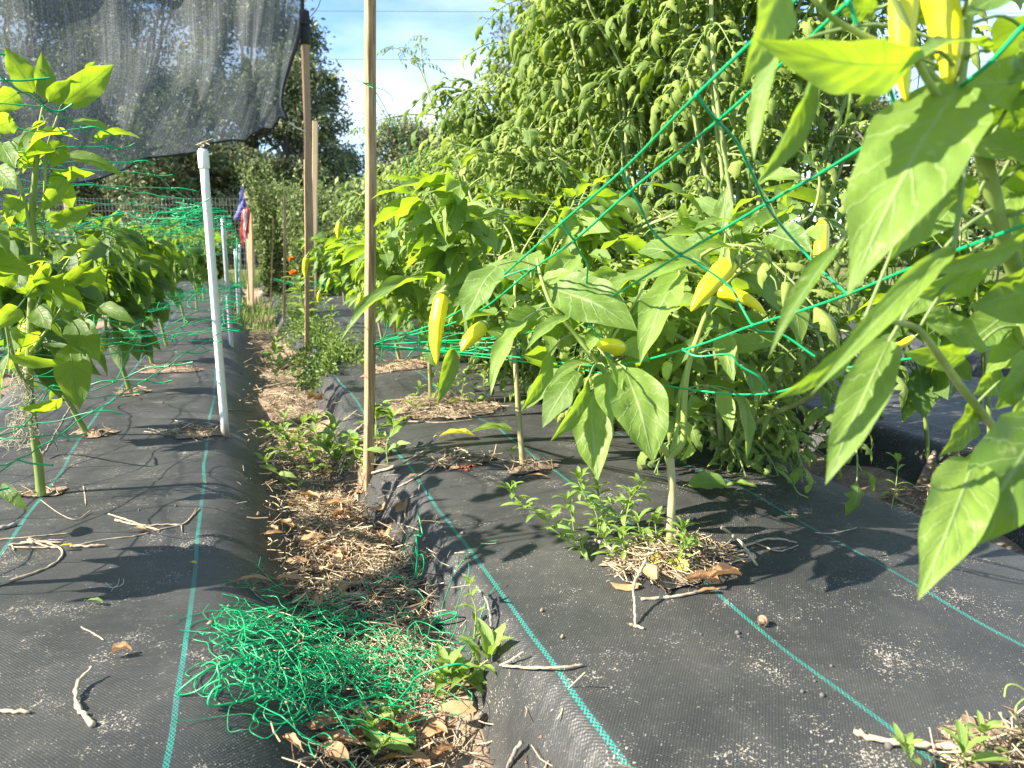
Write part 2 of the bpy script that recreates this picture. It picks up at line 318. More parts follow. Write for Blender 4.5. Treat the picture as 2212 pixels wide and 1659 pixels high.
def fabric_mat(name, lines):
    m, nt, out, nd = mat(name); l = nt.links.new
    g = nd('TexCoord'); sx = nd('SeparateXYZ'); l(g.outputs['Object'], sx.inputs[0]); X, Y = sx.outputs[0], sx.outputs[1]
    wv = nd('TexNoise'); wv.noise_dimensions = '1D'; inp(wv, 'Scale', 2.2); inp(wv, 'Detail', 2.0); l(Y, wv.inputs['W'])
    Xw = math_(nd, nt, 'ADD', X, math_(nd, nt, 'MULTIPLY', math_(nd, nt, 'SUBTRACT', wv.outputs['Fac'], 0.5), 0.022))
    k = 2*math.pi/0.0042
    wx = math_(nd, nt, 'SINE', math_(nd, nt, 'MULTIPLY', Xw, k)); wy = math_(nd, nt, 'SINE', math_(nd, nt, 'MULTIPLY', Y, k*0.8))
    weave = math_(nd, nt, 'MULTIPLY', wx, wy)
    line = None
    for x0 in lines:
        d = math_(nd, nt, 'ABSOLUTE', math_(nd, nt, 'SUBTRACT', Xw, x0))
        q = math_(nd, nt, 'LESS_THAN', d, 0.0031)
        line = q if line is None else math_(nd, nt, 'MAXIMUM', line, q)
    chk = math_(nd, nt, 'GREATER_THAN', math_(nd, nt, 'MULTIPLY', math_(nd, nt, 'SINE', math_(nd, nt, 'MULTIPLY', Xw, 2*math.pi/0.0042)), math_(nd, nt, 'SINE', math_(nd, nt, 'MULTIPLY', Y, 2*math.pi/0.0075))), -0.12)
    wear = nd('TexNoise'); inp(wear, 'Scale', 7.0); inp(wear, 'Detail', 4.0); l(g.outputs['Object'], wear.inputs['Vector'])
    lf = math_(nd, nt, 'MULTIPLY', math_(nd, nt, 'MULTIPLY', line, chk), math_(nd, nt, 'MINIMUM', math_(nd, nt, 'MULTIPLY', wear.outputs['Fac'], 1.5), 1.0))
    # grit: fine sand caught in the weave, thicker in drifts
    s1 = nd('TexNoise'); inp(s1, 'Scale', 330.0); inp(s1, 'Detail', 2.0); inp(s1, 'Roughness', 0.8); l(g.outputs['Object'], s1.inputs['Vector'])
    s2 = nd('TexNoise'); inp(s2, 'Scale', 10.0); inp(s2, 'Detail', 8.0); inp(s2, 'Roughness', 0.72); l(g.outputs['Object'], s2.inputs['Vector'])
    th = math_(nd, nt, 'ADD', 0.95, math_(nd, nt, 'MULTIPLY', math_(nd, nt, 'SUBTRACT', 0.5, s2.outputs['Fac']), 0.85))
    sand = math_(nd, nt, 'GREATER_THAN', math_(nd, nt, 'ADD', s1.outputs['Fac'], 0.27), th)
    s4 = nd('TexNoise'); inp(s4, 'Scale', 520.0); inp(s4, 'Detail', 1.0); l(g.outputs['Object'], s4.inputs['Vector'])
    sand = math_(nd, nt, 'MAXIMUM', sand, math_(nd, nt, 'GREATER_THAN', s4.outputs['Fac'], 0.735))
    s3 = nd('TexNoise'); inp(s3, 'Scale', 3.0); inp(s3, 'Detail', 9.0); inp(s3, 'Roughness', 0.65); l(g.outputs['Object'], s3.inputs['Vector'])
    base = ramp(nd, [(0.35, (0.019, 0.021, 0.0225)), (0.65, (0.045, 0.047, 0.048))]); l(s3.outputs['Fac'], base.inputs[0])
    wm = nd('Mix'); wm.data_type = 'RGBA'; l(math_(nd, nt, 'MULTIPLY', math_(nd, nt, 'ADD', weave, 1.0), 0.2), wm.inputs['Factor']); l(base.outputs[0], wm.inputs['A']); inp(wm, 'B', (0.055, 0.058, 0.06, 1))
    du = nd('TexNoise'); inp(du, 'Scale', 4.5); inp(du, 'Detail', 9.0); inp(du, 'Roughness', 0.7); mpd = nd('Mapping'); mpd.inputs['Scale'].default_value = (1.6, 1.0, 1); l(g.outputs['Object'], mpd.inputs[0]); l(mpd.outputs[0], du.inputs['Vector'])
    dr_ = ramp(nd, [(0.47, (0, 0, 0)), (0.78, (0.65,)*3)]); l(du.outputs['Fac'], dr_.inputs[0])
    dm = nd('Mix'); dm.data_type = 'RGBA'; l(dr_.outputs[0], dm.inputs['Factor']); l(wm.outputs['Result'], dm.inputs['A']); inp(dm, 'B', (0.078, 0.078, 0.074, 1)); wm = dm
    ml = nd('Mix'); ml.data_type = 'RGBA'; l(lf, ml.inputs['Factor']); l(wm.outputs['Result'], ml.inputs['A']); inp(ml, 'B', (0.018, 0.26, 0.22, 1))
    mS = nd('Mix'); mS.data_type = 'RGBA'; l(sand, mS.inputs['Factor']); l(ml.outputs['Result'], mS.inputs['A']); inp(mS, 'B', (0.36, 0.33, 0.28, 1))
    bs = nd('BsdfPrincipled'); l(mS.outputs['Result'], bs.inputs['Base Color']); inp(bs, 'Specular IOR Level', 0.42)
    rr = ramp(nd, [(0.3, (0.40,)*3), (0.7, (0.60,)*3)]); l(s2.outputs['Fac'], rr.inputs[0]); l(rr.outputs[0], bs.inputs['Roughness'])
    cn = nd('TexNoise'); inp(cn, 'Scale', 26.0); inp(cn, 'Detail', 5.0); mp = nd('Mapping'); mp.inputs['Scale'].default_value = (0.6, 2.2, 1); l(g.outputs['Object'], mp.inputs[0]); l(mp.outputs[0], cn.inputs['Vector'])
    h = math_(nd, nt, 'ADD', math_(nd, nt, 'MULTIPLY', weave, 0.08), math_(nd, nt, 'ADD', math_(nd, nt, 'MULTIPLY', cn.outputs['Fac'], 1.6), math_(nd, nt, 'MULTIPLY', sand, 0.4)))
    wr = nd('TexNoise'); inp(wr, 'Scale', 7.0); inp(wr, 'Detail', 3.0); wr.noise_type = 'RIDGED_MULTIFRACTAL' if hasattr(wr, 'noise_type') else wr.noise_type; mpw = nd('Mapping'); mpw.inputs['Scale'].default_value = (0.8, 2.0, 1); mpw.inputs['Rotation'].default_value = (0, 0, .5); l(g.outputs['Object'], mpw.inputs[0]); l(mpw.outputs[0], wr.inputs['Vector'])
    h = math_(nd, nt, 'ADD', h, math_(nd, nt, 'MULTIPLY', wr.outputs['Fac'], 1.1))
    bp = nd('Bump'); inp(bp, 'Strength', 0.75); inp(bp, 'Distance', 0.004); l(h, bp.inputs['Height']); l(bp.outputs[0], bs.inputs['Normal']); l(bs.outputs[0], out.inputs[0])
    return m

# ================================================================== large structure
def grid(xs, ys, zf):
    X, Y = np.meshgrid(xs, ys); Z = zf(X, Y); n = len(xs)
    V = np.stack([X, Y, Z], -1).reshape(-1, 3)
    F = [(j*n+i, j*n+i+1, (j+1)*n+i+1, (j+1)*n+i) for j in range(len(ys)-1) for i in range(n-1)]
    mb = MB(); mb.add(V, F); return mb
gm = MB(); s_ = 140.0
gm.add([(-s_, -s_, -0.19), (s_, -s_, -0.19), (s_, s_, -0.19), (-s_, s_, -0.19)], [(0, 1, 2, 3)])
tag(link('ground', gm.mesh('ground', M['ground'])), 'flat grassy ground stretching away behind the garden', kind='structure')
ys = np.concatenate([np.linspace(-1.2, 3.5, 200), np.linspace(3.53, 10.5, 130)])
tag(link('garden_soil', grid(np.linspace(-3.2, 4.6, 330), ys, soil_z).mesh('soil', M['soil'])), 'brown sandy soil path between the fabric beds', kind='structure')
LINES = {0: (-1.93, -1.64, -1.35), 1: (-0.67, -0.38, -0.088), 2: (0.335, 0.615, 0.905), 3: (1.75, 2.05, 2.35), 4: (3.15, 3.45, 3.75)}
BL = ['far left bed under black woven fabric', 'left planting bed under black woven fabric with teal lines', 'right planting bed under black woven fabric with teal lines', 'next bed under black fabric behind the tomatoes', 'farthest right bed under black fabric']
for i, (a, b) in enumerate(BEDS):
    yy = ys[ys < 9.5]
    mb = grid(np.linspace(a-0.05, b+0.05, 90), yy, lambda X, Y, i=i: bed_z(i, X, Y))
    tag(link('fabric_bed', mb.mesh('fabric_bed', fabric_mat('woven_ground_fabric_%d' % i, LINES[i]))), BL[i], kind='structure')

# ------------------------------------------------------------------ straw and litter in the furrow (nobody could count it)
nr = np.random.default_rng(3)
def straws(pts, lmin, lmax, r, tilt=0.25, out=None):
    mb = out or MB()
    for p in pts:
        a = nr.uniform(0, 2*math.pi); t = nr.normal(0, tilt); L_ = nr.uniform(lmin, lmax)
        d = np.array([math.cos(a)*math.cos(t), math.sin(a)*math.cos(t), math.sin(t)])
        k = np.array([-d[1], d[0], 0])*nr.normal(0, .12)*L_
        mb.tube([p-d*L_/2, p+k, p+d*L_/2], r*nr.uniform(.5, 1.4), n=3, cap=False)
    return mb
def furrow_pts(n, y0, y1, x0=.07, x1=.235, lift=.012):
    Yv = y0+(y1-y0)*nr.random(n)**1.7; Xv = nr.normal((x0+x1)/2, (x1-x0)/3.2, n)
    return [np.array([x, y, terr(x, y)+nr.uniform(.001, lift)]) for x, y in zip(Xv, Yv)]
mb = straws(furrow_pts(4600, .35, 2.2, lift=.016), .012, .055, .0008)
straws(furrow_pts(2600, 1.2, 6.0, lift=.02), .02, .07, .0011, out=mb)
hp = [np.array([x, y, terr(x, y)+nr.uniform(.001, .03)]) for x, y in zip(nr.normal(.215, .03, 1300), nr.normal(1.32, .15, 1300))]
straws(hp, .02, .07, .0009, out=mb)
hp = [np.array([x, y, terr(x, y)+nr.uniform(.001, .02)]) for x, y in zip(nr.normal(.12, .045, 800), nr.normal(.66, .06, 800))]
straws(hp, .015, .05, .0008, out=mb)
tag(link('straw_litter', mb.mesh('straw_litter', M['straw'])), 'tan straw and plant litter lying in the path furrow', 'litter', kind='stuff')
# sandy crumbs
mb = MB()
for i in range(900):
    x, y = nr.normal(.15, .07), .4+nr.random()**1.5*3
    z = terr(x, y); s = nr.uniform(.0015, .006)
    v = nr.normal(0, 1, (6, 3)); v = np.array([(1, 0, 0), (-1, 0, 0), (0, 1, 0), (0, -1, 0), (0, 0, 1), (0, 0, -1)])*s*nr.uniform(.6, 1.3, (6, 1))+[x, y, z+.002]
    mb.add(v, [(0, 2, 4), (2, 1, 4), (1, 3, 4), (3, 0, 4), (2, 0, 5), (1, 2, 5), (3, 1, 5), (0, 3, 5)])
tag(link('soil_crumbs', mb.mesh('soil_crumbs', M['soil'])), 'loose crumbs of dry soil in the path furrow', 'soil', kind='stuff')

# ------------------------------------------------------------------ sky wires
for i, (y0, y1, dd, lab) in enumerate([(17, 20, 30, 'topmost thin dark power line crossing the blue sky'), (121, 124, 30, 'second thin dark power line down across the sky'), (238, 243, 30, 'third thin dark power line down, behind the tall stake'), (306, 311, 29, 'lowest thin dark power line crossing just above the trees')]):
    a, b = D(-1500, y0-8, dd+6), D(3600, y1+10, dd-4); t = np.linspace(0, 1, 24)[:, None]
    p = a*(1-t)+b*t; p[:, 2] -= (1-(2*t[:, 0]-1)**2)*0.10
    mb = MB(); mb.tube(p, 0.010, 5); thing('power_line', mb, M['wire'], lab, 'power line', 'power lines')
mb = MB(); mb.tube(spl([D(697, -60, 4.7), D(690, 8, 4.7), D(662, 45, 4.7)], 6), .0025, 4); thing('guy_string', mb, M['wire'], 'thin string running up from the cloth-wrapped post top', 'string')

# ------------------------------------------------------------------ trees
def tree(name, label, x, ybase, dd, height, blobs, n, leaf, matl, seed, trunk_r=.25, group='trees behind the garden'):
    g = np.random.default_rng(seed)
    b = D(x, 510, dd); b[2] = -0.19
    rt = root(name, b, label, 'tree', group)
    tb = MB()
    top = np.array([0, 0, height*.55])
    tb.tube(spl([(0, 0, 0), (g.normal(0, .1), g.normal(0, .1), height*.2), (g.normal(0, .25), 0, height*.4), top], 5), [trunk_r*1.3, trunk_r, trunk_r*.8, trunk_r*.5], 9)
    lb = MB(); VV = []; 
    for (bx, by, bz, br) in blobs:
        c = np.array([bx, by, bz])*1.0
        tb.tube(spl([top*g.uniform(.5, 1), (top+c)/2+g.normal(0, .3, 3), c], 5), [trunk_r*.22, trunk_r*.12, .02], 6)
        # clumps inside each blob
        nc = int(16*br*br/2)+6
        dirs = g.normal(0, 1, (nc, 3)); dirs /= np.linalg.norm(dirs, axis=1)[:, None]
        cc = c + dirs*(br*g.uniform(.45, 1.0, (nc, 1)))*np.array([1, 1, .8])
        for q in cc:
            k = int(n/len(blobs)/nc); rr = g.uniform(.5, .95)*br*.55
            VV.append(q + g.normal(0, 1, (k, 3))*rr*np.array([1, 1, .7])*.55)
    P = np.concatenate(VV); k = len(P)
    d1 = g.normal(0, 1, (k, 3)); d1 /= np.linalg.norm(d1, axis=1)[:, None]
    d2 = np.cross(d1, g.normal(0, 1, (k, 3))); d2 /= np.linalg.norm(d2, axis=1)[:, None]
    s = (leaf*g.uniform(.6, 1.4, (k, 1)))
    V = np.stack([P-d1*s, P+d2*s*.45, P+d1*s, P-d2*s*.45], 1).reshape(-1, 3)
    F = [(4*i, 4*i+1, 4*i+2, 4*i+3) for i in range(k)]
    lb.add(V, F)
    link('trunk', tb.mesh('trunk', M['bark']), rt)
    link('crown', lb.mesh('crown', matl, smooth=False), rt)
    return rt
def blobset(seed, w, h0, h1, n, br):
    g = np.random.default_rng(seed); o = []
    for i in range(n):
        a = g.uniform(0, 2*math.pi); z = g.uniform(h0, h1); t = (z-h0)/(h1-h0)
        rr = w*math.sqrt(max(.05, 1-(1.5*t-.55)**2))*g.uniform(.35, 1)
        o.append((rr*math.cos(a), rr*math.sin(a)*.8, z, br*g.uniform(.7, 1.2)))
    return o
tree('oak_tree', 'big dark oak with edge against the sky right of the shade cloth', 545, 0, 19, 8, blobset(11, 2.3, .9, 6.2, 22, 1.0), 45000, 0.056, M['oak'], 1)
tree('oak_tree', 'large oak seen through the shade cloth, left of the others', 60, 0, 22, 9, blobset(12, 4.2, 1.3, 8.6, 26, 1.4), 51000, 0.063, M['oak'], 2, .35)
tree('oak_tree', 'oak behind the middle of the shade cloth above the white pole', 330, 0, 20, 8, blobset(13, 2.9, 1.0, 7.4, 24, 1.15), 45000, 0.059, M['oak'], 3, .3)
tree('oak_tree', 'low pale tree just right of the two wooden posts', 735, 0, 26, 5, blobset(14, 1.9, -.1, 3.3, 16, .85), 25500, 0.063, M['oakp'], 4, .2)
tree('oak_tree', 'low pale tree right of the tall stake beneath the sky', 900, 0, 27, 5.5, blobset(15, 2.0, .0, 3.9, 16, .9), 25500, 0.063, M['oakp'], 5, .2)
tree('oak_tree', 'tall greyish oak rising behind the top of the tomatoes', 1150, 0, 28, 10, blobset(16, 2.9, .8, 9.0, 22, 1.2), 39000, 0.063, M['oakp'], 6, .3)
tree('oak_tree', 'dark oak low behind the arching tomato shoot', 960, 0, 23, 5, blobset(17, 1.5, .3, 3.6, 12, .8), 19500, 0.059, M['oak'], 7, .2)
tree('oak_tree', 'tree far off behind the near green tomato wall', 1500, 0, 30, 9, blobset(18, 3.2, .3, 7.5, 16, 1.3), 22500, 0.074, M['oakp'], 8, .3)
tree('hedge_tree', 'bushy pale tree behind the white fence wires on the right', 1790, 0, 17, 5, blobset(19, 2.3, .0, 3.9, 20, .9), 39000, 0.052, M['oakl'], 9, .2)
tree('hedge_tree', 'bushy tree at the right edge behind the near pepper leaves', 2240, 0, 17, 5, blobset(20, 2.6, .0, 4.2, 20, .95), 33000, 0.056, M['oakl'], 10, .2)
tree('oak_tree', 'low dark oak under the hem of the shade cloth', 420, 0, 17, 5, blobset(31, 1.9, .9, 3.0, 16, .75), 33000, .05, M['oak'], 21, .2)
tree('oak_tree', 'low dark oak behind the tall brown post', 640, 0, 18, 5, blobset(32, 1.5, .5, 4.2, 16, .8), 33000, .05, M['oak'], 22, .2)
tree('oak_tree', 'low dark oak behind the left plants and net', 170, 0, 19, 5, blobset(33, 2.2, 1.2, 4.0, 16, .85), 30000, .055, M['oak'], 23, .2)
tree('hedge_tree', 'far low tree line bush left of the house roof', -250, 0, 24, 6, blobset(21, 3.4, .2, 6.0, 18, 1.2), 24000, 0.067, M['oak'], 11, .25)

# ------------------------------------------------------------------ house
hb = D(300, 510, 24.0); hb[2] = -0.19
hx = RT.copy(); hy = np.array([FW[0], FW[1], 0]); hy /= np.linalg.norm(hy); hz = np.array([0, 0, 1.0])
rt = root('house', hb, 'low white house with grey roof behind the wire fence', 'house')
def H(x, y, z): return hb + hx*x + hy*y + hz*z
mb = MB(); mb.box(H(0, 3, .85), hx*5.8, hy*2.8, hz*.85); part('wall', mb, M['house'], rt, False)
mb = MB()
V = [H(-6.1, -.3, 1.62), H(6.1, -.3, 1.62), H(6.1, 3, 2.55), H(-6.1, 3, 2.55), H(6.1, 6.3, 1.62), H(-6.1, 6.3, 1.62), H(-6.1, -.3, 1.52), H(6.1, -.3, 1.52)]
mb.add(V, [(0, 1, 2, 3), (3, 2, 4, 5), (6, 7, 1, 0), (0, 3, 5), (1, 4, 2)]); part('roof', mb, M['roof'], rt, False)
def window(cx, w, z0, z1, nx, nz_):
    mb = MB(); mb.box(H(cx, .16, (z0+z1)/2), hx*w/2, hy*.03, hz*(z1-z0)/2); fr = part('window', mb, M['trim'], rt, False)
    for i in range(nx):
        for j in range(nz_):
            pw, ph = w/nx, (z1-z0)/nz_
            q = MB(); q.box(H(cx-w/2+pw*(i+.5), .125, z0+ph*(j+.5)), hx*(pw/2-.03), hy*.01, hz*(ph/2-.03))
            o = q.mesh('pane', M['glass'], rt.location, False); link('pane', o, fr)
window(2.95, .95, .25, 1.35, 2, 2); window(-1.6, .9, .4, 1.35, 2, 2); window(-3.9, .9, .4, 1.35, 2, 2)

# ------------------------------------------------------------------ wire fence
fb = D(300, 510, 13.0); fb[2] = -.19
rt = root('wire_fence', fb, 'welded wire fence with wooden posts in front of the house', 'fence')
def Fp(x, z): return fb + hx*x + hz*z
mb = MB()
for x in np.arange(-5.5, 3.0, .06): mb.tube([Fp(x, .05), Fp(x, 1.32)], .0022, 3, False)
for z in np.arange(.1, 1.35, .1): mb.tube([Fp(-5.5, z), Fp(3.0, z)], .0022, 3, False)
w_ = part('wire_mesh', mb, M['fence'], rt); w_['kind'] = 'stuff'
for x in (-5.0, -1.18, 1.85):
    mb = MB(); mb.box(Fp(x, .72)+hy*.06, hx*.045, hy*.045, hz*.72); part('post', mb, M['wood3'], rt, False)
for (xa, ya, xb, yb, lab) in [(1690, 303, 1850, 268, 'upper pale trellis wire behind the right pepper'), (1690, 362, 2120, 342, 'middle pale trellis wire behind the right pepper'), (1690, 395, 2120, 398, 'lower pale trellis wire behind the right pepper')]:
    mb = MB(); mb.tube([D(xa-60, ya+8, 7), D(xb+90, yb-8, 6.0)], .004, 4); thing('trellis_wire', mb, M['wwire'], lab, 'wire', 'trellis wires on the right')
def stake(name, label, xt, yt, xb, yb, dtop, dbase, w, matl, cat='stake', twist=.25, ext=.12, fixed=False):
    if dbase < 6 and not fixed: b = gnd(xb, yb); dbase = dep(b); dtop = dbase-.19*(yb-yt)/FPX*dbase
    else: b = D(xb, yb, dbase)
    t = D(xt, yt, dtop); ax = (t-b)/np.linalg.norm(t-b); b = b-ax*ext
    c, s = math.cos(twist), math.sin(twist); h1 = hx*c+hy*s; h1 -= ax*(h1@ax); h1 /= np.linalg.norm(h1); h2 = np.cross(ax, h1)
    mb = MB(); k = w/2*.16
    prof = [(-w/2+k, -w/2), (w/2-k, -w/2), (w/2, -w/2+k), (w/2, w/2-k), (w/2-k, w/2), (-w/2+k, w/2), (-w/2, w/2-k), (-w/2, -w/2+k)]
    n = 14; V = []; L_ = np.linalg.norm(t-b)
    for i in range(n):
        q = i/(n-1); bow = .004*math.sin(q*math.pi)*h1+.0012*math.sin(q*17)*h2
        for (p, r_) in prof: V.append(b+ax*L_*q+bow+h1*p+h2*r_)
    F = [(i*8+j, i*8+(j+1) % 8, (i+1)*8+(j+1) % 8, (i+1)*8+j) for i in range(n-1) for j in range(8)]
    F += [tuple(range(7, -1, -1)), tuple((n-1)*8+j for j in range(8))]
    mb.add(V, F)
    return thing(name, mb, matl, label, cat, smooth=False, loc=b)
stake('wooden_post', 'pale wooden post on the right behind the pepper leaves', 2058, 322, 2075, 520, 7, 7, .06, M['wood3'], 'post')

# ------------------------------------------------------------------ shade cloth and its posts
def cloth_mat():
    m, nt, out, nd = mat('black_shade_cloth'); l = nt.links.new
    uv = nd('UVMap'); mp = nd('Mapping'); mp.inputs['Scale'].default_value = (430, 3.0, 1); l(uv.outputs[0], mp.inputs[0])
    n1 = nd('TexNoise'); inp(n1, 'Scale', 1.0); inp(n1, 'Detail', 3.0); l(mp.outputs[0], n1.inputs['Vector'])
    mp2 = nd('Mapping'); mp2.inputs['Scale'].default_value = (420, 190, 1); l(uv.outputs[0], mp2.inputs[0])
    n2 = nd('TexNoise'); inp(n2, 'Scale', 1.0); inp(n2, 'Detail', 1.0); l(mp2.outputs[0], n2.inputs['Vector'])
    f = math_(nd, nt, 'ADD', math_(nd, nt, 'MULTIPLY', n1.outputs['Fac'], .55), math_(nd, nt, 'MULTIPLY', n2.outputs['Fac'], .45))
    rc = ramp(nd, [(.34, (.44,)*3), (.64, (.80,)*3)]); l(f, rc.inputs[0])
    cc = ramp(nd, [(.38, (.12, .134, .144)), (.54, (.17, .188, .20)), (.68, (.32, .34, .35))]); l(f, cc.inputs[0])
    df = nd('BsdfDiffuse'); l(cc.outputs[0], df.inputs[0]); tr = nd('BsdfTranslucent'); l(cc.outputs[0], tr.inputs[0])
    ad = nd('MixShader'); inp(ad, 0, .5); l(df.outputs[0], ad.inputs[1]); l(tr.outputs[0], ad.inputs[2])
    tp = nd('BsdfTransparent'); ms = nd('MixShader'); l(rc.outputs[0], ms.inputs[0]); l(tp.outputs[0], ms.inputs[1]); l(ad.outputs[0], ms.inputs[2]); l(ms.outputs[0], out.inputs[0])
    return m
cols = [  # each column: points from the top of the cloth to its hem (x, y, depth)
    [(-1100, -500, 3.9), (-1100, 0, 3.9), (-1080, 300, 3.8), (-1060, 620, 3.8)],
    [(-560, -480, 4.2), (-560, 0, 4.2), (-540, 260, 4.1), (-520, 560, 4.1)],
    [(-150, -440, 4.5), (-150, -30, 4.5), (-130, 220, 4.35), (-110, 470, 4.45)],
    [(60, -400, 4.6), (70, -30, 4.6), (80, 200, 4.45), (60, 450, 4.6)],
    [(230, -350, 4.7), (240, -30, 4.7), (240, 180, 4.55), (190, 400, 4.7)],
    [(380, -300, 4.8), (390, -20, 4.8), (400, 170, 4.62), (330, 345, 4.75)],
    [(500, -250, 4.85), (510, -10, 4.85), (510, 165, 4.7), (450, 314, 4.8)],
    [(585, -200, 4.9), (590, 10, 4.9), (570, 170, 4.78), (530, 290, 4.85)],
    [(628, -160, 4.95), (630, 30, 4.95), (600, 180, 4.85), (585, 272, 4.9)],
    [(655, -120, 5.0), (652, 52, 5.0), (606, 205, 4.92), (622, 262, 4.95)]]
cc = [np.array([D(p[0], p[1], p[2]-.30) for p in c]) for c in cols]
NU, NV = 130, 46
rows = np.array([spl(c, 15)[:46] for c in cc]); rows = rows.transpose(1, 0, 2)
G_ = np.array([spl(r, 15)[:136:1] for r in rows]); nv_, nu_ = G_.shape[:2]
uu = np.linspace(0, 1, nu_); vv = np.linspace(0, 1, nv_)
for j in range(nv_):
    for i in range(nu_):
        u, v = uu[i], vv[j]
        G_[j, i] += FW*(.035*math.sin(u*46+math.sin(v*4)*2.5)*(.35+.65*v)+.014*math.sin(u*103+v*5)*u+.04*math.sin(u*11+v*6))+hz*.006*math.sin(u*25+v*3)*v
V = G_.reshape(-1, 3); F = [(j*nu_+i, j*nu_+i+1, (j+1)*nu_+i+1, (j+1)*nu_+i) for j in range(nv_-1) for i in range(nu_-1)]
ct = root('shade_cloth', V[np.argmin(V[:, 2])], 'sheer black shade cloth hung from the tall brown post', 'shade cloth')
mb = MB(); mb.add(V, F, np.array([[uu[i], vv[j]] for j in range(nv_) for i in range(nu_)])); part('cloth', mb, cloth_mat(), ct)
mb = MB(); mb.tube(G_[-1], .006, 5); part('hem', mb, M['black'], ct)
mb = MB(); mb.tube(G_[:, -1], .012, 5); part('hem', mb, M['black'], ct)
mb = MB(); mb.tube(spl([D(622, 262, 4.65), D(640, 276, 4.72), D(662, 285, 4.8)], 4), .004, 4); part('tie', mb, M['wwire'], ct)
stake('wooden_post', 'tall brown post with black cloth wrapped round its top', 657, 26, 672, 690, 4.70, 5.05, .040, M['wood2'], 'post', .5, fixed=True)
mb = MB(); mb.tube(spl([D(657, 23, 4.695), D(658, 60, 4.715), D(659, 96, 4.73)], 6), [.030, .034, .031], 8)
mb.tube(spl([D(648, 48, 4.66), D(660, 50, 4.665), D(672, 46, 4.71), D(660, 44, 4.76), D(648, 48, 4.66)], 5), .007, 5)
thing('cloth_wrap', mb, M['black'], 'black cloth wound round the top of the brown post', 'cloth')
stake('wooden_post', 'short pale post standing just behind the tall brown post', 681, 262, 676, 690, 5.62, 5.9, .036, M['wood3'], 'post', .1, fixed=True)
stake('wooden_stake', 'thin stake in front of the tall brown post beside the path', 661, 345, 662, 770, 3.2, 3.25, .019, M['wood'], 'stake', .4)
NSTAKE = stake('wooden_stake', 'tall thin stake standing nearest on the path, rising out of view', 799, -80, 795, 1040, 1.55, 1.58, .0195, M['wood'], 'stake', .62)
stake('wooden_stake', 'thin stake far down the path, taller of the two', 615, 421, 613, 690, 4.75, 4.8, .017, M['wood'], 'stake')
stake('bamboo_stake', 'slender leaning stake far down the path, shorter of the two', 590, 470, 584, 655, 5.5, 5.5, .010, M['wood'], 'stake')
stake('wooden_post', 'orange wooden post beside the torn flag', 539, 462, 541, 650, 6.4, 6.4, .045, M['wood3'], 'post', .1)

# poles of the left bed
def pole(name, label, xt, yt, xb, yb, dt, db, r, matl, cat, coupling=False):
    b = gnd(xb, yb); db = dep(b); dt = db-.19*(yb-yt)/FPX*db; t = D(xt, yt, dt); ax = (t-b)/np.linalg.norm(t-b); b2 = b-ax*.15
    rt = root(name, b, label, cat)
    mb = MB(); mb.tube([b2+(t-b2)*q for q in np.linspace(0, 1, 10)], r, 18); part('pipe', mb, matl, rt)
    if coupling:
        mb = MB(); c0 = t-ax*.045; mb.tube([c0-ax*.0002, c0, c0+ax*.0004, c0+ax*.001, c0+ax*.040, c0+ax*.0404, c0+ax*.0408], [r*1.02, r*1.05, r*1.27, r*1.28, r*1.28, r*1.25, r*.9], 18); part('coupling', mb, matl, rt)
        mb = MB(); mb.tube([t, t+ax*.006], [r*.6, r*.5], 12); part('cap', mb, M['wire'], rt)
        mb = MB(); q = t-ax*.012+RT*r*1.2; mb.tube([q, q+RT*.007, q+RT*.009+hz*.003], [.002, .0024, .0015], 6); part('lug', mb, matl, rt)
    return rt, t, ax
_, ptop, pax = pole('pvc_pole', 'white plastic pipe standing in the left bed, dragonfly on top', 438, 322, 487, 941, 1.87, 1.97, .0102, M['pvc'], 'pole', True)
pole('conduit_pole', 'grey conduit pole behind the white pipe, nearest of the grey ones', 481, 470, 500, 748, 3.5, 3.59, .0105, M['steel'], 'pole')
pole('conduit_pole', 'short far grey pole at the bed edge, left of the thin far pair', 508, 538, 515, 680, 4.9, 4.96, .0095, M['steel'], 'pole')
pole('conduit_pole', 'farthest grey pole at the bed edge, right of the thin far pair', 518, 528, 517, 668, 5.4, 5.4, .009, M['steel'], 'pole')
mb = MB(); mb.tube([D(512, 514, 5.1), D(512, 620, 5.1)], .005, 6); thing('plant_stake', mb, M['net'], 'thin green plant stake between the two far grey poles', 'stake')

# dragonfly
b = ptop+pax*.008
rt = root('dragonfly', b, 'small yellowish dragonfly perched on the white pipe top', 'dragonfly')
w = .0011*1.5
mb = MB(); dx = RT*.9+hz*.35; dx /= np.linalg.norm(dx); c0 = b+hz*.006
mb.tube(spl([c0-dx*.013, c0-dx*.010, c0-dx*.006, c0, c0+dx*.004, c0+dx*.012, c0+dx*.030], 4), [w*1.1, w*1.9, w*1.1, w*2.0, w*1.5, w*.8, w*.6], 8); part('body', mb, M['insect'], rt)
for sgn, k in ((-1, 0), (1, 0), (-1, 1), (1, 1)):
    q0 = c0+dx*(.000+.004*k)+hz*.002; dr = hy*sgn+dx*(-.35+.5*k)-hz*.25; dr /= np.linalg.norm(dr)
    mb = MB(); p_ = np.cross(dr, hz); p_ /= np.linalg.norm(p_)
    mb.add([q0, q0+dr*.012+p_*.003, q0+dr*.024+p_*.0022, q0+dr*.026, q0+dr*.022-p_*.002, q0+dr*.01-p_*.0018], [(0, 1, 2, 3, 4, 5)]); part('wing', mb, M['wing'], rt)
mb = MB()
for s in (-1, 1):
    for k in (-.004, -.001, .002): mb.tube([c0+dx*k, c0+dx*k+hy*s*.003-hz*.003, c0+dx*k*.6+hy*s*.002-hz*.0065], .0003, 3)
part('legs', mb, M['insect'], rt)

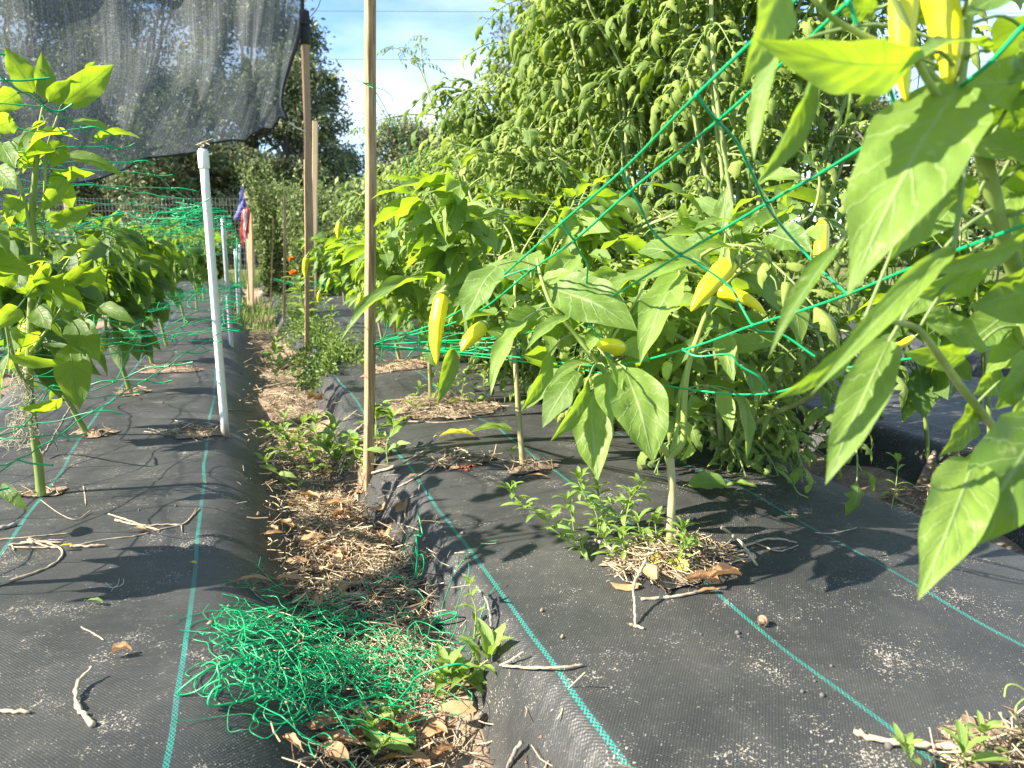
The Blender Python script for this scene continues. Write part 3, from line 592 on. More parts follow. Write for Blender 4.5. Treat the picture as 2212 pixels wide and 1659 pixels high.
# torn flag
fr = D(525, 402, 6.2)
rt = root('torn_flag', fr, 'torn faded stars and stripes flag hanging in strips', 'flag')
def strip(pts, w0, w1, n=10, fz=.02, seed=0):
    g = np.random.default_rng(seed); P = spl(pts, n); mb = MB(); V = []; k = len(P)
    for i, p in enumerate(P):
        q = i/(k-1); w_ = w0+(w1-w0)*q
        for s in np.linspace(-1, 1, 5): V.append(p+hx*w_*s+hy*fz*math.sin(s*3+q*7+seed))
    mb.add(V, [(i*5+j, i*5+j+1, (i+1)*5+j+1, (i+1)*5+j) for i in range(k-1) for j in range(4)]); return mb, P
d_ = 6.2
mb, P = strip([D(525, 402, d_), D(524, 425, d_), D(522, 450, d_), D(519, 475, d_)], .006, .055); cn = part('canton', mb, M['flagb'], rt)
mb = MB()
for i in range(7):
    for j in range(-2, 3):
        q = P[int((i+.7)/7.2*(len(P)-1))]; w_ = .006+.049*(i+.7)/7.2; c = q+hx*w_*j*.42+hy*(.02*math.sin(j*.42*3+(i+.7)/7.2*7)-.006); s_ = .0035+.0035*i/7
        an = np.arange(10)*math.pi/5; rr = np.where(np.arange(10) % 2, .42, 1)*s_
        mb.add([c+hx*r_*math.sin(a)+hz*r_*math.cos(a) for a, r_ in zip(an, rr)], [tuple(range(10))])
o = mb.mesh('stars', M['flagw'], rt.location, False); link('stars', o, cn)
for i, (pts, mm) in enumerate([([(528, 455), (531, 475), (527, 500), (525, 522)], 'flagr'), ([(530, 450), (534, 472), (532, 496), (535, 516)], 'flagr'), ([(527, 455), (529, 470), (530, 490), (531, 505)], 'flagw'), ([(532, 448), (536, 460), (537, 482), (536, 505)], 'flagr'), ([(525, 460), (524, 480), (522, 505), (523, 535)], 'flagr'), ([(529, 452), (530, 480), (528, 505), (530, 525)], 'flagw')]):
    mb, _ = strip([D(x, y, d_-.01*i) for x, y in pts], .016, .006, 6, .012, i); part('stripe', mb, M[mm], rt)
mb = MB(); mb.tube([D(525, 398, 6.22), D(533, 560, 6.26), D(538, 650, 6.28)], .005, 6); part('staff', mb, M['pvc'], rt)

# ================================================================== leaves
def leaf_geo(L_, W_, arch=.1, fold=.2, wave=.05, side=0.0, seed=0, nu=11, nv=6, shape='pepper', roll=0.0, tipdrop=0.0, pet=0.0, petr=.011):
    g = np.random.default_rng(seed)
    t = np.linspace(0, 1, nu+1)**.92; v = np.linspace(-1, 1, nv+1)
    a, b = {'pepper': (.55, .95), 'lance': (.8, .85), 'tomato': (.5, .75), 'dry': (.75, .6), 'ovate': (.5, .8)}[shape]
    a, b = a+g.uniform(-.07, .12), b+g.uniform(-.14, .14)
    f = t**a*(1-t)**b; f /= f.max()
    if shape == 'pepper': f = f*(1-.3*sst(.72, 1, t))
    p1, p2, p3 = g.uniform(0, 6.3, 3)
    Tm, Vm = np.meshgrid(t, v, indexing='ij'); Fm = f[:, None]*np.ones_like(Vm)
    if shape == 'tomato': Fm = Fm*(1+.30*np.sin(Tm*22+np.sign(Vm)*p1)*np.abs(Vm)**2)
    else: Fm = Fm*(1+.035*np.sin(Tm*17+np.sign(Vm)*p1)*np.abs(Vm))
    hw = W_/2*Fm
    ang = fold*np.abs(Vm) if roll == 0 else fold*np.abs(Vm)-roll*np.abs(Vm)**2*2
    y = np.sign(Vm)*np.abs(Vm)*hw*np.cos(ang)
    z = np.abs(Vm)*hw*np.sin(ang)
    z = z + wave*W_*Vm**2*np.sin(6.28*2.6*Tm+p2+np.sign(Vm)*p3)*Fm
    pk = .07 if nu >= 14 else .03
    z = z - pk*W_*np.cos(6.28*(7*Tm-1.7*np.abs(Vm)**.85-.5))*np.abs(Vm)**.7*(1-np.abs(Vm))*2*Fm*.5
    if nu >= 14: z = z + .03*W_*np.sin(Tm*9+p1+Vm*3)*np.sin(Vm*5+p3)*Fm
    mx_ = L_*Tm; mz = arch*L_*4*Tm*(1-Tm) - tipdrop*L_*Tm**3; my = side*L_*4*Tm*(1-Tm)
    dz = arch*L_*4*(1-2*Tm)-3*tipdrop*L_*Tm**2; nrm = np.sqrt(L_**2+dz**2)
    V = np.stack([mx_ - dz/nrm*z, my+y, mz+L_/nrm*z], -1).reshape(-1, 3)
    k = nv+1
    F = [(i*k+j, i*k+j+1, (i+1)*k+j+1, (i+1)*k+j) for i in range(nu) for j in range(nv)]
    uv = np.stack([Tm, (Vm+1)/2], -1).reshape(-1, 2)
    # blunt the collapsed ends so that no face has zero area
    mb = MB()
    if pet: V = V+[pet*L_, 0, 0]; mb.tube(spl([(0, 0, 0), (pet*L_*.5, 0, .05*L_), (pet*L_, 0, .002)], 4), [petr*L_*1.3, petr*L_], 5, False)
    mb.add(V, F, uv)
    return mb
def frame(x, n):
    x = np.asarray(x, float); x = x/np.linalg.norm(x); n = np.asarray(n, float)
    y = np.cross(n, x); ny = np.linalg.norm(y)
    if ny < 1e-4: y = np.cross([.3, .9, .2], x); ny = np.linalg.norm(y)
    y /= ny; return x, y, np.cross(x, y)
def basis(p, x, n, s):
    x, y, z = frame(x, n)
    return Matrix(((x[0]*s, y[0]*s, z[0]*s, p[0]), (x[1]*s, y[1]*s, z[1]*s, p[1]), (x[2]*s, y[2]*s, z[2]*s, p[2]), (0, 0, 0, 1)))
VAR = {}
def variants(key, matl, n, **k):
    g = random.Random(hash(key) % 1000 if False else sum(map(ord, key)))
    VAR[key] = [leaf_geo(1, g.uniform(*k.get('w', (.42, .56))), g.uniform(*k.get('arch', (.03, .16))), g.uniform(*k.get('fold', (.1, .5))), g.uniform(*k.get('wave', (.04, .12))), g.uniform(-.06, .06), i*7+3, k.get('nu', 10), k.get('nv', 6), k.get('shape', 'pepper'), k.get('roll', 0), g.uniform(*k.get('td', (0, .15))), k.get('pet', .28)).mesh('leaf', matl) for i in range(n)]
variants('banana', M['banana'], 9, w=(.38, .54))
variants('bell', M['bell'], 8, w=(.46, .60))
variants('belld', M['belld'], 8, w=(.46, .60))
variants('weed', M['weed'], 5, w=(.26, .36), shape='lance', nu=6, nv=4, pet=.06, wave=(.02, .05))
variants('commel', M['weed'], 4, w=(.30, .40), shape='pepper', nu=8, nv=4, pet=.04)
variants('tsmall', M['tomato'], 5, w=(.5, .6), shape='tomato', nu=8, nv=4)
variants('dry', M['dry'], 6, w=(.30, .42), shape='dry', arch=(-.05, .2), fold=(-.2, .9), wave=(.05, .2), nu=10, nv=6, pet=.12)
def tomato_leaf(seed):
    g = np.random.default_rng(seed); mb = MB(); n = 3
    dr = g.uniform(.25, .7)
    ra = lambda q: np.array([q, 0, .12*math.sin(q*3)-dr*q*q])
    mb.tube([ra(q) for q in np.linspace(0, .85, 8)], [.014, .006], 5, False)
    def lf(p, dirx, n_, s, sd):
        q = leaf_geo(s, s*g.uniform(.38, .54), g.uniform(.12, .32), g.uniform(-.5, .4), g.uniform(.08, .16), g.uniform(-.1, .1), sd, 8, 4, 'tomato', roll=g.uniform(0, .7), tipdrop=g.uniform(.05, .4))
        x, y, z = frame(dirx, n_); V = np.concatenate(q.v); Rm = np.stack([x, y, z]); mb.add(V@Rm+p, q.f, np.concatenate(q.uv))
    for i, q in enumerate((.24, .40, .56, .72)):
        for s in (-1, 1):
            p = ra(q+.03*s); d = np.array([.55, s*.9, -.25-g.uniform(0, .8)]); mb.tube([p, p+d*.06], .005, 4, False)
            lf(p+d*.05, d, (0.2*g.normal(), .2*g.normal(), 1), g.uniform(.20, .29)*(1-.06*i), seed*31+i*2+s)
    for i, q in enumerate((.42, .62)):
        s = 1 if i else -1; lf(ra(q), np.array([.4, s, -.3]), (0, 0, 1), .10, seed*17+i)
    p = ra(.85); lf(p, ra(.9)-ra(.8)+np.array([0, 0, -.05]), (0, .2*g.normal(), 1), g.uniform(.27, .36), seed*13)
    return mb
VAR['tomato'] = [tomato_leaf(i+1).mesh('leaf', M['tomato']) for i in range(9)]
def put_leaf(rt, key, p, x, n, s, g, name='leaf'):
    me = VAR[key][g.randrange(len(VAR[key]))]
    return link(name, me, rt, basis=basis(np.asarray(p)-np.array(rt.location), x, n, s))
CAMB = np.stack([RT, UP, -FW])
def cvec(c): return np.asarray(c, float) @ CAMB
def hero(rt, b, t, W_, n, matl, arch=.10, fold=.25, wave=.06, side=0.0, seed=1, attach=None, td=0.0, nu=30, nv=14):
    """one leaf from a world base point to a world tip point; n = facing in (right, up, towards viewer)"""
    b, t = np.asarray(b), np.asarray(t); L_ = np.linalg.norm(t-b)
    g = leaf_geo(L_, W_, arch, fold, wave, side, seed, nu, nv, 'pepper', 0, td)
    x, y, z = frame(t-b, cvec(n)); Rm = np.stack([x, y, z]); mb = MB()
    mb.add(np.concatenate(g.v)@Rm+b, g.f, np.concatenate(g.uv))
    if attach is not None:
        a = np.asarray(attach); r_ = max(.0011, L_*.010)
        mb.tube(spl([a, (a+b)/2+[0, 0, np.linalg.norm(a-b)*.12], b, b+x*L_*.04], 4), [r_*1.2, r_], 6, False)
    return part('leaf', mb, matl, rt)
def fruit(rt, top, tip, wid, matl, bend=.06, stalk=None, seed=0, label=None, kind='banana'):
    top, tip = np.asarray(top), np.asarray(tip); ax = tip-top; L_ = np.linalg.norm(ax); ax /= L_
    g = np.random.default_rng(seed); sd = np.cross(ax, cvec((0, .2, 1))); sd /= np.linalg.norm(sd)
    q = np.linspace(0, 1, 17)
    if kind == 'banana': r_ = np.interp(q, [0, .02, .07, .18, .4, .65, .85, .95, 1], [.30, .62, .86, 1, .97, .80, .48, .26, .05])
    else: r_ = np.interp(q, [0, .03, .12, .3, .6, .85, .96, 1], [.35, .7, .95, 1, .96, .8, .55, .1])
    P = np.array([top+ax*L_*a+sd*bend*L_*math.sin(a*math.pi)*(.6+.8*a) for a in q])
    mb = MB(); mb.tube(P, r_*wid/2, 14)
    V = mb.v[0].reshape(17, 14, 3); an = np.arange(14)/14*6.283
    for i in range(17): V[i] = P[i]+(V[i]-P[i])*(1+.06*np.sin(3*an+i*.16+seed)+.025*np.sin(5*an-i*.3+seed*2))[:, None]*(1+.03*math.sin(i*1.1+seed))
    mb.v[0] = V.reshape(-1, 3)
    f = part('pepper_fruit', mb, matl, rt)
    if label: f['label'] = label
    mb = MB(); st = np.asarray(stalk) if stalk is not None else top-ax*L_*.14+np.array([0, 0, .01])
    mb.tube(spl([top+ax*L_*.012, top-ax*L_*.01, top-ax*L_*.035, (top+st)/2-ax*L_*.03, st], 4), [wid*.40, wid*.38, wid*.15, wid*.10, wid*.11], 10)
    link('stalk', mb.mesh('stalk', M['stem'], rt.location), f)
    return f

# ------------------------------------------------------------------ procedural pepper plants
def grow(rt, mb_out, p, d, L_, r0, r1, g, n=6, wig=.12, up=.05):
    P = [np.array(p)]; d = np.array(d, float)
    for i in range(n):
        d = d+np.array([g.gauss(0, wig), g.gauss(0, wig), g.gauss(0, wig*.6)+up]); d /= np.linalg.norm(d); P.append(P[-1]+d*L_/n)
    P = spl(P, 3); mb = MB(); mb.tube(P, [r0, r1], 7)
    return P, d, mb
def pepper(name, label, base, height, seed, key, nleaf, ls, fork=.36, lean=(0, 0), spread=.5, r=.008, group=None, nbr=3, fruits=0, fmat=None, fkind='bell', droop=(-.25, 1.1), keep=None, cat='pepper plant', fsize=.07):
    g = random.Random(seed); base = np.array(base, float)
    rt = root(name, base, label, cat, group)
    d0 = np.array([lean[0], lean[1], 1.0]); d0 /= np.linalg.norm(d0)
    Pm, d, mb = grow(rt, None, base-np.array([0, 0, .02]), d0, height*fork, r, r*.8, g, 5, .05)
    part('stem', mb, M['gstem'] if key in ('bell', 'belld') else M['wstem'], rt)
    tips = []; segs = []
    a0 = g.uniform(0, 6.28)
    for k in range(nbr):
        a = a0+k*6.283/nbr+g.gauss(0, .3)
        dd = d*.9+np.array([math.cos(a), math.sin(a), 0])*spread
        P, de, mb = grow(rt, None, Pm[-1], dd/np.linalg.norm(dd), height*(1-fork)*.5, r*.62, r*.45, g, 5, .10, .08)
        segs.append(P)
        for s in (-1, 1):
            a2 = a+s*g.uniform(.6, 1.4); d2 = de+np.array([math.cos(a2), math.sin(a2), 0])*spread*.8
            P2, d3, mb2 = grow(rt, None, P[-1], d2/np.linalg.norm(d2), height*(1-fork)*g.uniform(.38, .6), r*.42, r*.22, g, 5, .12, .08)
            mb.tube(P2, [r*.42, r*.2], 6); segs.append(P2); tips.append((P2[-1], d3))
        part('branch', mb, M['stem'], rt)
    cen = np.mean([t[0] for t in tips], axis=0)
    cnt = 0; fr = 0; tries = 0
    while cnt < nleaf and tries < nleaf*6:
        tries += 1
        P = segs[g.randrange(len(segs))]; i = min(len(P)-1, int(len(P)*g.uniform(.15, 1.0)))
        p = P[i]; o = p-np.array([base[0]+lean[0]*height*.6, base[1]+lean[1]*height*.6, p[2]]); a = math.atan2(o[1], o[0])+g.gauss(0, .9)
        dr = g.uniform(*droop); x = np.array([math.cos(a), math.sin(a), -math.tan(min(dr, 1.25)) if dr < 1.2 else -3])
        x /= np.linalg.norm(x); n_ = np.array([g.gauss(0, .65), g.gauss(0, .65), 1])
        s = ls*g.uniform(.6, 1.15)
        if keep and not keep(p+x*s*.7): continue
        put_leaf(rt, key, p, x, n_, s, g); cnt += 1
    for (p, d) in tips:
        for q in range(5):
            a = q*2.4+g.random(); x = np.array([math.cos(a), math.sin(a), g.uniform(.1, .9)])
            s = ls*g.uniform(.3, .55)
            if keep and not keep(p+x*s*.7): continue
            put_leaf(rt, key, p, x, (0, 0, 1), s, g)
    for q in range(fruits):
        P = segs[g.randrange(len(segs))]; p = P[g.randrange(len(P))]; a = g.uniform(0, 6.28)
        top = p+np.array([math.cos(a)*.03, math.sin(a)*.03, -.02]); L_ = fsize*g.uniform(.8, 1.2)
        fruit(rt, top, top+np.array([g.gauss(0, .015), g.gauss(0, .015), -L_]), L_*(.62 if fkind == 'bell' else .28), fmat or M['gfruit'], .05, p, q, kind=fkind)
    return rt, segs

# ================================================================== nearest pepper plant on the right (fills the right side)
BN = M['banana']
def TT(tile, zx, zy, d): return TD(tile, zx, zy, d)
b0 = gnd(2262, 1660)
P0 = root('pepper_plant', b0, 'nearest pepper plant at right edge, with huge close leaves and yellow fruit', 'pepper plant', 'banana pepper plants in the right bed')
mb = MB()
st0 = spl([b0-[0, 0, .02], D(2265, 1400, .73), D(2250, 1100, .70), D(2226, 900, .67), D(2200, 620, .64), D(2163, 500, .60), D(2122, 330, .56), D(2072, 235, .535), D(2085, 80, .52), D(2110, -80, .51)], 6)
mb.tube(st0, [.0085, .008, .0075, .0068, .006, .0045, .003], 9); part('stem', mb, M['stem'], P0)
def br0(pts, r0, r1):
    mb = MB(); P = spl([D(*p) for p in pts], 6); mb.tube(P, [r0, r1], 7); part('branch', mb, M['stem'], P0); return P
br0([(2212, 1000, .69), (2098, 863, .62), (2030, 770, .57), (1985, 713, .55), (1921, 692, .52)], .004, .002)
br0([(2163, 500, .60), (2090, 470, .58), (2010, 425, .56)], .0025, .0012)
br0([(2122, 330, .56), (2060, 255, .51), (1990, 150, .48), (1960, 60, .47), (1900, -60, .46)], .003, .002)
br0([(2072, 235, .535), (1990, 140, .50), (1800, 40, .47), (1720, -60, .46)], .0025, .0015)
H0 = [  # tile, base x,y,d, tip x,y,d, width px, facing, arch, fold, wave, mat
 (20, 640, -190, .47, 372, 575, .45, 350, (.5, -.1, .8), .06, .22, .05),
 (20, 1500, 400, .47, 470, 255, .42, 400, (-.1, -.75, .65), .10, .30, .06),
 (20, 640, 300, .52, 462, 1045, .50, 210, (-.9, .2, .45), .04, .45, .05),
 (20, 850, 470, .50, 478, 1195, .48, 250, (.75, .0, .65), .05, .5, .04),
 (20, 1800, 545, .50, 1068, 1920, .43, 690, (-.30, .62, .75), .07, .16, .05),
 (20, 1650, 900, .53, 1330, 1700, .50, 420, (.35, -.3, .85), .05, .2, .05),
 (20, 1985, 330, .50, 1385, 492, .44, 215, (-.3, .7, .6), .10, .25, .06),
 (20, 2330, -60, .52, 1800, 140, .47, 380, (-.2, .55, .8), .08, .2, .12),
 (20, 1560, 400, .53, 1830, 50, .55, 110, (.7, .2, .6), .05, .2, .05),
 (20, 2300, 520, .58, 1810, 560, .53, 360, (.2, -.3, .9), .06, .15, .06),
 (20, 2400, 700, .60, 1800, 800, .56, 420, (.3, -.4, .8), .06, .2, .06),
 (20, 2360, 1020, .58, 1790, 990, .52, 330, (.1, .35, .8), .05, .15, .06),
 (20, 1270, 480, .55, 1120, 690, .54, 170, (.6, -.1, .7), .05, .3, .05),
 (20, 1075, 510, .56, 1035, 850, .56, 60, (.8, .1, .5), .05, .4, .05),
 (20, 1900, 1290, .56, 1510, 1150, .53, 250, (.2, -.4, .8), .06, .2, .06),
 (20, 2330, 1400, .57, 1430, 1760, .50, 210, (-.2, -.6, .7), .08, .35, .05),
 (20, 1700, 120, .54, 1380, 20, .53, 160, (.2, -.4, .8), .06, .2, .06),
 (20, 1250, 60, .55, 980, 40, .54, 150, (.2, -.6, .7), .06, .2, .06),
 (21, 1010, -60, .50, 553, 672, .47, 165, (-.75, -.15, .62), .06, .55, .05),
 (21, 1190, 378, .52, 572, 935, .48, 235, (.35, -.5, .78), .09, .25, .06),
 (21, 1760, -60, .52, 825, 905, .46, 185, (-.65, -.30, .68), .08, .50, .05),
 (21, 1345, 540, .54, 925, 1485, .49, 300, (-.35, .30, .85), .06, .28, .05),
 (21, 2215, 868, .60, 1805, 1325, .56, 400, (.45, -.45, .75), .10, .18, .05),
 (21, 1880, 1325, .53, 1522, 2235, .46, 400, (-.35, .25, .88), .10, .22, .05),
 (21, 2330, 1060, .56, 1745, 1950, .50, 520, (-.25, .30, .9), .10, .2, .06),
 (21, 1560, 420, .58, 1985, 610, .60, 330, (-.1, .6, .8), .06, .15, .06),
 (21, 2000, 30, .60, 1480, 260, .58, 260, (.2, -.5, .8), .06, .2, .06),
 (21, 2330, 180, .62, 1840, 330, .58, 380, (.2, -.2, .9), .06, .2, .06),
 (21, 1900, 960, .64, 1660, 1300, .62, 230, (.3, -.2, .9), .06, .2, .06),
 (21, 1850, 640, .62, 1420, 620, .60, 200, (.1, -.5, .8), .06, .2, .06),
 (21, 2100, 380, .66, 1800, 620, .64, 260, (-.2, .5, .8), .06, .2, .06),
 (21, 2300, 500, .66, 1960, 760, .64, 300, (-.3, .4, .8), .06, .2, .06),
 (21, 2050, 700, .68, 1880, 900, .66, 240, (.3, -.2, .8), .06, .2, .06),
 (21, 1650, 160, .66, 1400, 430, .64, 230, (-.2, .4, .8), .06, .2, .06),
 (21, 2240, 640, .62, 2020, 1000, .6, 260, (.3, .1, .9), .06, .2, .06),
 (20, 2260, 1180, .62, 1980, 1420, .6, 260, (-.2, .4, .8), .06, .2, .06),
 (20, 1800, 1300, .66, 1560, 1560, .64, 220, (-.2, .5, .8), .06, .2, .06),
 (20, 2280, 250, .56, 2080, 560, .55, 240, (.3, -.2, .9), .06, .2, .06),
]
for i, (tl, bx, by, bd, tx, ty, td_, wp, n_, ar, fo, wv_) in enumerate(H0):
    b_, t_ = TD(tl, bx, by, bd), TD(tl, tx, ty, td_)
    at = st0[np.argmin(np.linalg.norm(st0-b_, axis=1)+np.where(st0[:, 2] < b_[2]-.12, 1, 0))]
    hero(P0, b_, t_, wp/3/FPX*(bd+td_)/2, n_, BN, ar, fo, wv_, seed=i+1, attach=at if np.linalg.norm(at-b_) < .16 else None)
fruit(P0, D(1955, -75, .475), D(1958, 222, .475), .0168, M['fruit'], .03, D(1975, -110, .5), 3, 'long bright yellow banana pepper hanging close by, front one')
fruit(P0, D(2020, -50, .52), D(2045, 195, .52), .023, M['fruit'], -.06, D(2060, -90, .53), 5, 'plump yellow banana pepper half hidden behind leaves')
g = random.Random(5)
for i in range(26):       # the rest of its crown, beyond the right edge of the view
    q = st0[int(len(st0)*g.uniform(.35, 1))-1]; a = g.uniform(-1.3, 1.3)
    x = RT*math.cos(a)+hy*math.sin(a)*.8+hz*g.uniform(-.8, .3)
    put_leaf(P0, 'banana', q+RT*.06, x, (g.gauss(0, .3), g.gauss(0, .3), 1), g.uniform(.09, .14), g)

# ================================================================== main pepper plant in the middle of the right bed
b1 = gnd(1450, 1215)
P1 = root('pepper_plant', b1, 'pepper plant with thick pale stem in the front litter mound, right bed', 'pepper plant', 'banana pepper plants in the right bed')
d1 = dep(b1)
mb = MB(); st1 = spl([b1-[0, 0, .02], D(1448, 1150, d1), D(1452, 1060, d1), D(1447, 985, d1)], 6); mb.tube(st1, [.0072, .0064, .0060, .0066], 10); part('stem', mb, M['wstem'], P1)
BR1 = []
def br1(pts, r0, r1):
    mb = MB(); P = spl([D(*p) for p in pts], 6); mb.tube(P, [r0, r1], 8); part('branch', mb, M['stem'], P1); BR1.append(P)
br1([(1447, 988, d1), (1405, 930, d1-.02), (1360, 870, d1-.04), (1290, 785, d1-.07), (1240, 720, d1-.08), (1195, 665, d1-.09), (1172, 610, d1-.08), (1160, 560, d1-.06)], .0052, .0022)
br1([(1447, 988, d1), (1475, 955, d1-.02), (1478, 880, d1-.03), (1485, 800, d1-.04), (1510, 720, d1-.05), (1535, 662, d1-.06), (1580, 600, d1-.06), (1640, 553, d1-.05), (1690, 505, d1-.03), (1752, 462, d1), (1770, 400, d1), (1762, 350, d1)], .0055, .0016)
br1([(1447, 988, d1), (1462, 930, d1+.04), (1470, 840, d1+.08), (1500, 740, d1+.12), (1530, 640, d1+.14)], .004, .0018)
br1([(1290, 785, d1-.07), (1330, 720, d1-.03), (1380, 640, d1+.02), (1420, 560, d1+.05)], .0025, .0014)
br1([(1535, 662, d1-.06), (1560, 560, d1), (1570, 480, d1+.05)], .0025, .0014)
A1 = np.concatenate(BR1)
H1 = [
 (11, 1350, 205, 0, 1925, 492, -.03, 345, (-.25, .6, .75), .10, .16, .04),
 (11, 2200, 100, -.02, 1935, 705, -.08, 245, (-.5, .35, .8), .06, .35, .06),
 (11, 2330, 60, 0, 2005, 150, -.03, 110, (-.2, .7, .6), .08, .25, .06),
 (11, 1835, 720, -.06, 2018, 1335, -.10, 345, (.10, .25, .95), .08, .2, .04),
 (11, 1735, 755, -.05, 1755, 1085, -.08, 185, (-.3, .4, .85), .08, .25, .05),
 (11, 1620, 890, -.02, 1662, 1455, -.05, 260, (-.25, .2, .95), .05, .25, .06),
 (11, 1600, 800, -.05, 1350, 1205, -.09, 120, (.55, -.15, .8), .08, .4, .07),
 (11, 1625, 695, -.07, 1345, 855, -.12, 120, (-.3, .65, .65), .10, .3, .05),
 (11, 1350, 630, 0, 1160, 1010, -.03, 135, (.6, -.2, .75), .06, .35, .05),
 (11, 1200, 420, -.05, 968, 905, -.10, 150, (-.55, .35, .75), .10, .4, .10),
 (11, 1480, 395, -.05, 1195, 615, -.08, 110, (-.2, .7, .65), .10, .35, .06),
 (11, 1015, 60, -.02, 800, 425, -.05, 250, (-.35, .5, .8), .06, .2, .05),
 (11, 560, 140, .05, -10, 560, .0, 120, (-.35, .55, .75), .14, .55, .12),
 (11, 730, 600, .15, 618, 968, .15, 120, (.4, -.2, .9), .05, .3, .06),
 (11, 1830, 560, .02, 2000, 690, 0, 140, (-.3, .5, .8), .06, .25, .06),
 (11, 1700, 640, -.09, 1790, 860, -.11, 70, (.5, -.2, .8), .05, .3, .06),
 (11, 1240, 230, .05, 1500, 100, .03, 130, (-.3, .7, .5), .08, .25, .06),
 (20, 380, 1470, -.06, 62, 1500, -.1, 130, (-.3, .7, .6), .10, .2, .06),
 (20, 260, 1480, -.02, 285, 1205, .02, 120, (-.4, .3, .85), .05, .25, .06),
 (20, 310, 1500, -.04, 500, 1320, -.04, 130, (.3, .2, .9), .05, .25, .06),
 (20, 480, 1190, .02, 760, 1140, 0, 130, (-.3, .6, .7), .12, .2, .05),
 (20, 760, 1530, -.04, 905, 1560, -.06, 230, (-.2, .4, .9), .06, .15, .05),
 (20, 870, 1080, .02, 770, 1050, .02, 130, (-.2, .3, .9), .08, .2, .08),
 (20, 560, 1520, -.05, 850, 1640, -.08, 230, (-.3, .5, .8), .08, .2, .05),
 (20, 340, 1620, -.06, 20, 1640, -.1, 120, (-.2, .6, .75), .08, .3, .05),
 (11, 2260, 110, .0, 1750, 180, .02, 150, (-.3, .6, .7), .08, .25, .06),
 (11, 900, 260, .1, 720, 330, .1, 120, (-.3, .5, .8), .06, .25, .05),
 (11, 660, 150, .12, 540, 110, .1, 90, (-.3, .6, .7), .06, .25, .05),
 (21, 250, 500, .05, 330, 830, .03, 140, (-.2, .3, .9), .06, .3, .06),
 (21, 250, 870, .03, 320, 1140, .02, 110, (-.2, .3, .9), .06, .3, .06),
 (21, 400, 700, .06, 480, 960, .05, 110, (.3, .1, .9), .06, .3, .06),
 (21, 330, 870, .05, 410, 1330, .03, 130, (.5, .0, .8), .10, .3, .06),
]
for i, (tl, bx, by, bd, tx, ty, td_, wp, n_, ar, fo, wv_) in enumerate(H1):
    b_, t_ = TD(tl, bx, by, d1+bd-.06), TD(tl, tx, ty, d1+td_-.09)
    at = A1[np.argmin(np.linalg.norm(A1-b_, axis=1))]
    hero(P1, b_, t_, wp/3/FPX*(d1+bd), n_, BN, ar, fo, wv_, seed=i+40, attach=at if np.linalg.norm(at-b_) < .13 else None, nu=26, nv=12)
g = random.Random(31)
for i in range(190):      # the rest of the crown, further back
    P = BR1[g.randrange(len(BR1))]; q = P[int(len(P)*g.uniform(.3, .999))]+hy*g.uniform(.03, .20)+RT*g.gauss(0, .05)
    a = g.gauss(math.pi/2, 1.1); x = RT*math.cos(a)+hy*math.sin(a)+hz*g.uniform(-1.2, .6)
    put_leaf(P1, 'banana', q, x, (g.gauss(-.2, .5), g.gauss(-.2, .5), 1), g.uniform(.05, .125), g)
YL = 'yellow banana pepper '
fruit(P1, TD(11, 655, 240, 1.22), TD(11, 620, 708, 1.20), 108/3/FPX*1.2, M['fruit'], .04, TD(11, 695, 185, 1.22), 1, YL+'hanging straight down beside the tall stake')
fruit(P1, TD(11, 925, 445, 1.2), TD(11, 778, 622, 1.17), 100/3/FPX*1.2, M['fruit'], .04, TD(11, 960, 405, 1.2), 2, YL+'tilted to the left, next to the hanging one')
fruit(P1, TD(11, 1825, 605, 1.10), TD(11, 1643, 603, 1.06), 105/3/FPX*1.08, M['fruit'], .10, TD(11, 1850, 570, 1.1), 3, YL+'lying sideways half behind a leaf')
fruit(P1, TD(21, 325, 35, 1.05), TD(21, 55, 358, 1.02), 140/3/FPX*1.03, M['fruit'], .03, TD(21, 380, 0, 1.07), 4, YL+'tilted, upper of the crossing pair')
fruit(P1, TD(21, 215, 225, 1.09), TD(21, 535, 378, 1.07), 90/3/FPX*1.08, M['fruit'], -.10, TD(21, 180, 180, 1.1), 5, YL+'curved, lower of the crossing pair')
fruit(P1, TD(20, 905, 1430, 1.12), TD(21, 835, 185, 1.08), 95/3/FPX*1.1, M['fruit'], -.05, TD(20, 885, 1395, 1.12), 6, YL+'high up, partly behind the long leaves')
fruit(P1, TD(11, 2120, 690, 1.16), TD(11, 2110, 810, 1.15), 70/3/FPX*1.15, M['gfruit'], .05, TD(11, 2140, 660, 1.16), 7)
fruit(P1, TD(21, 1500, 180, 1.3), TD(21, 1490, 290, 1.28), 100/3/FPX*1.3, M['fruit'], .05, TD(21, 1520, 140, 1.3), 8)
fruit(P1, TD(21, 1490, 530, 1.3), TD(21, 1330, 575, 1.28), 50/3/FPX*1.3, M['fruit'], -.10, TD(21, 1530, 500, 1.3), 9)

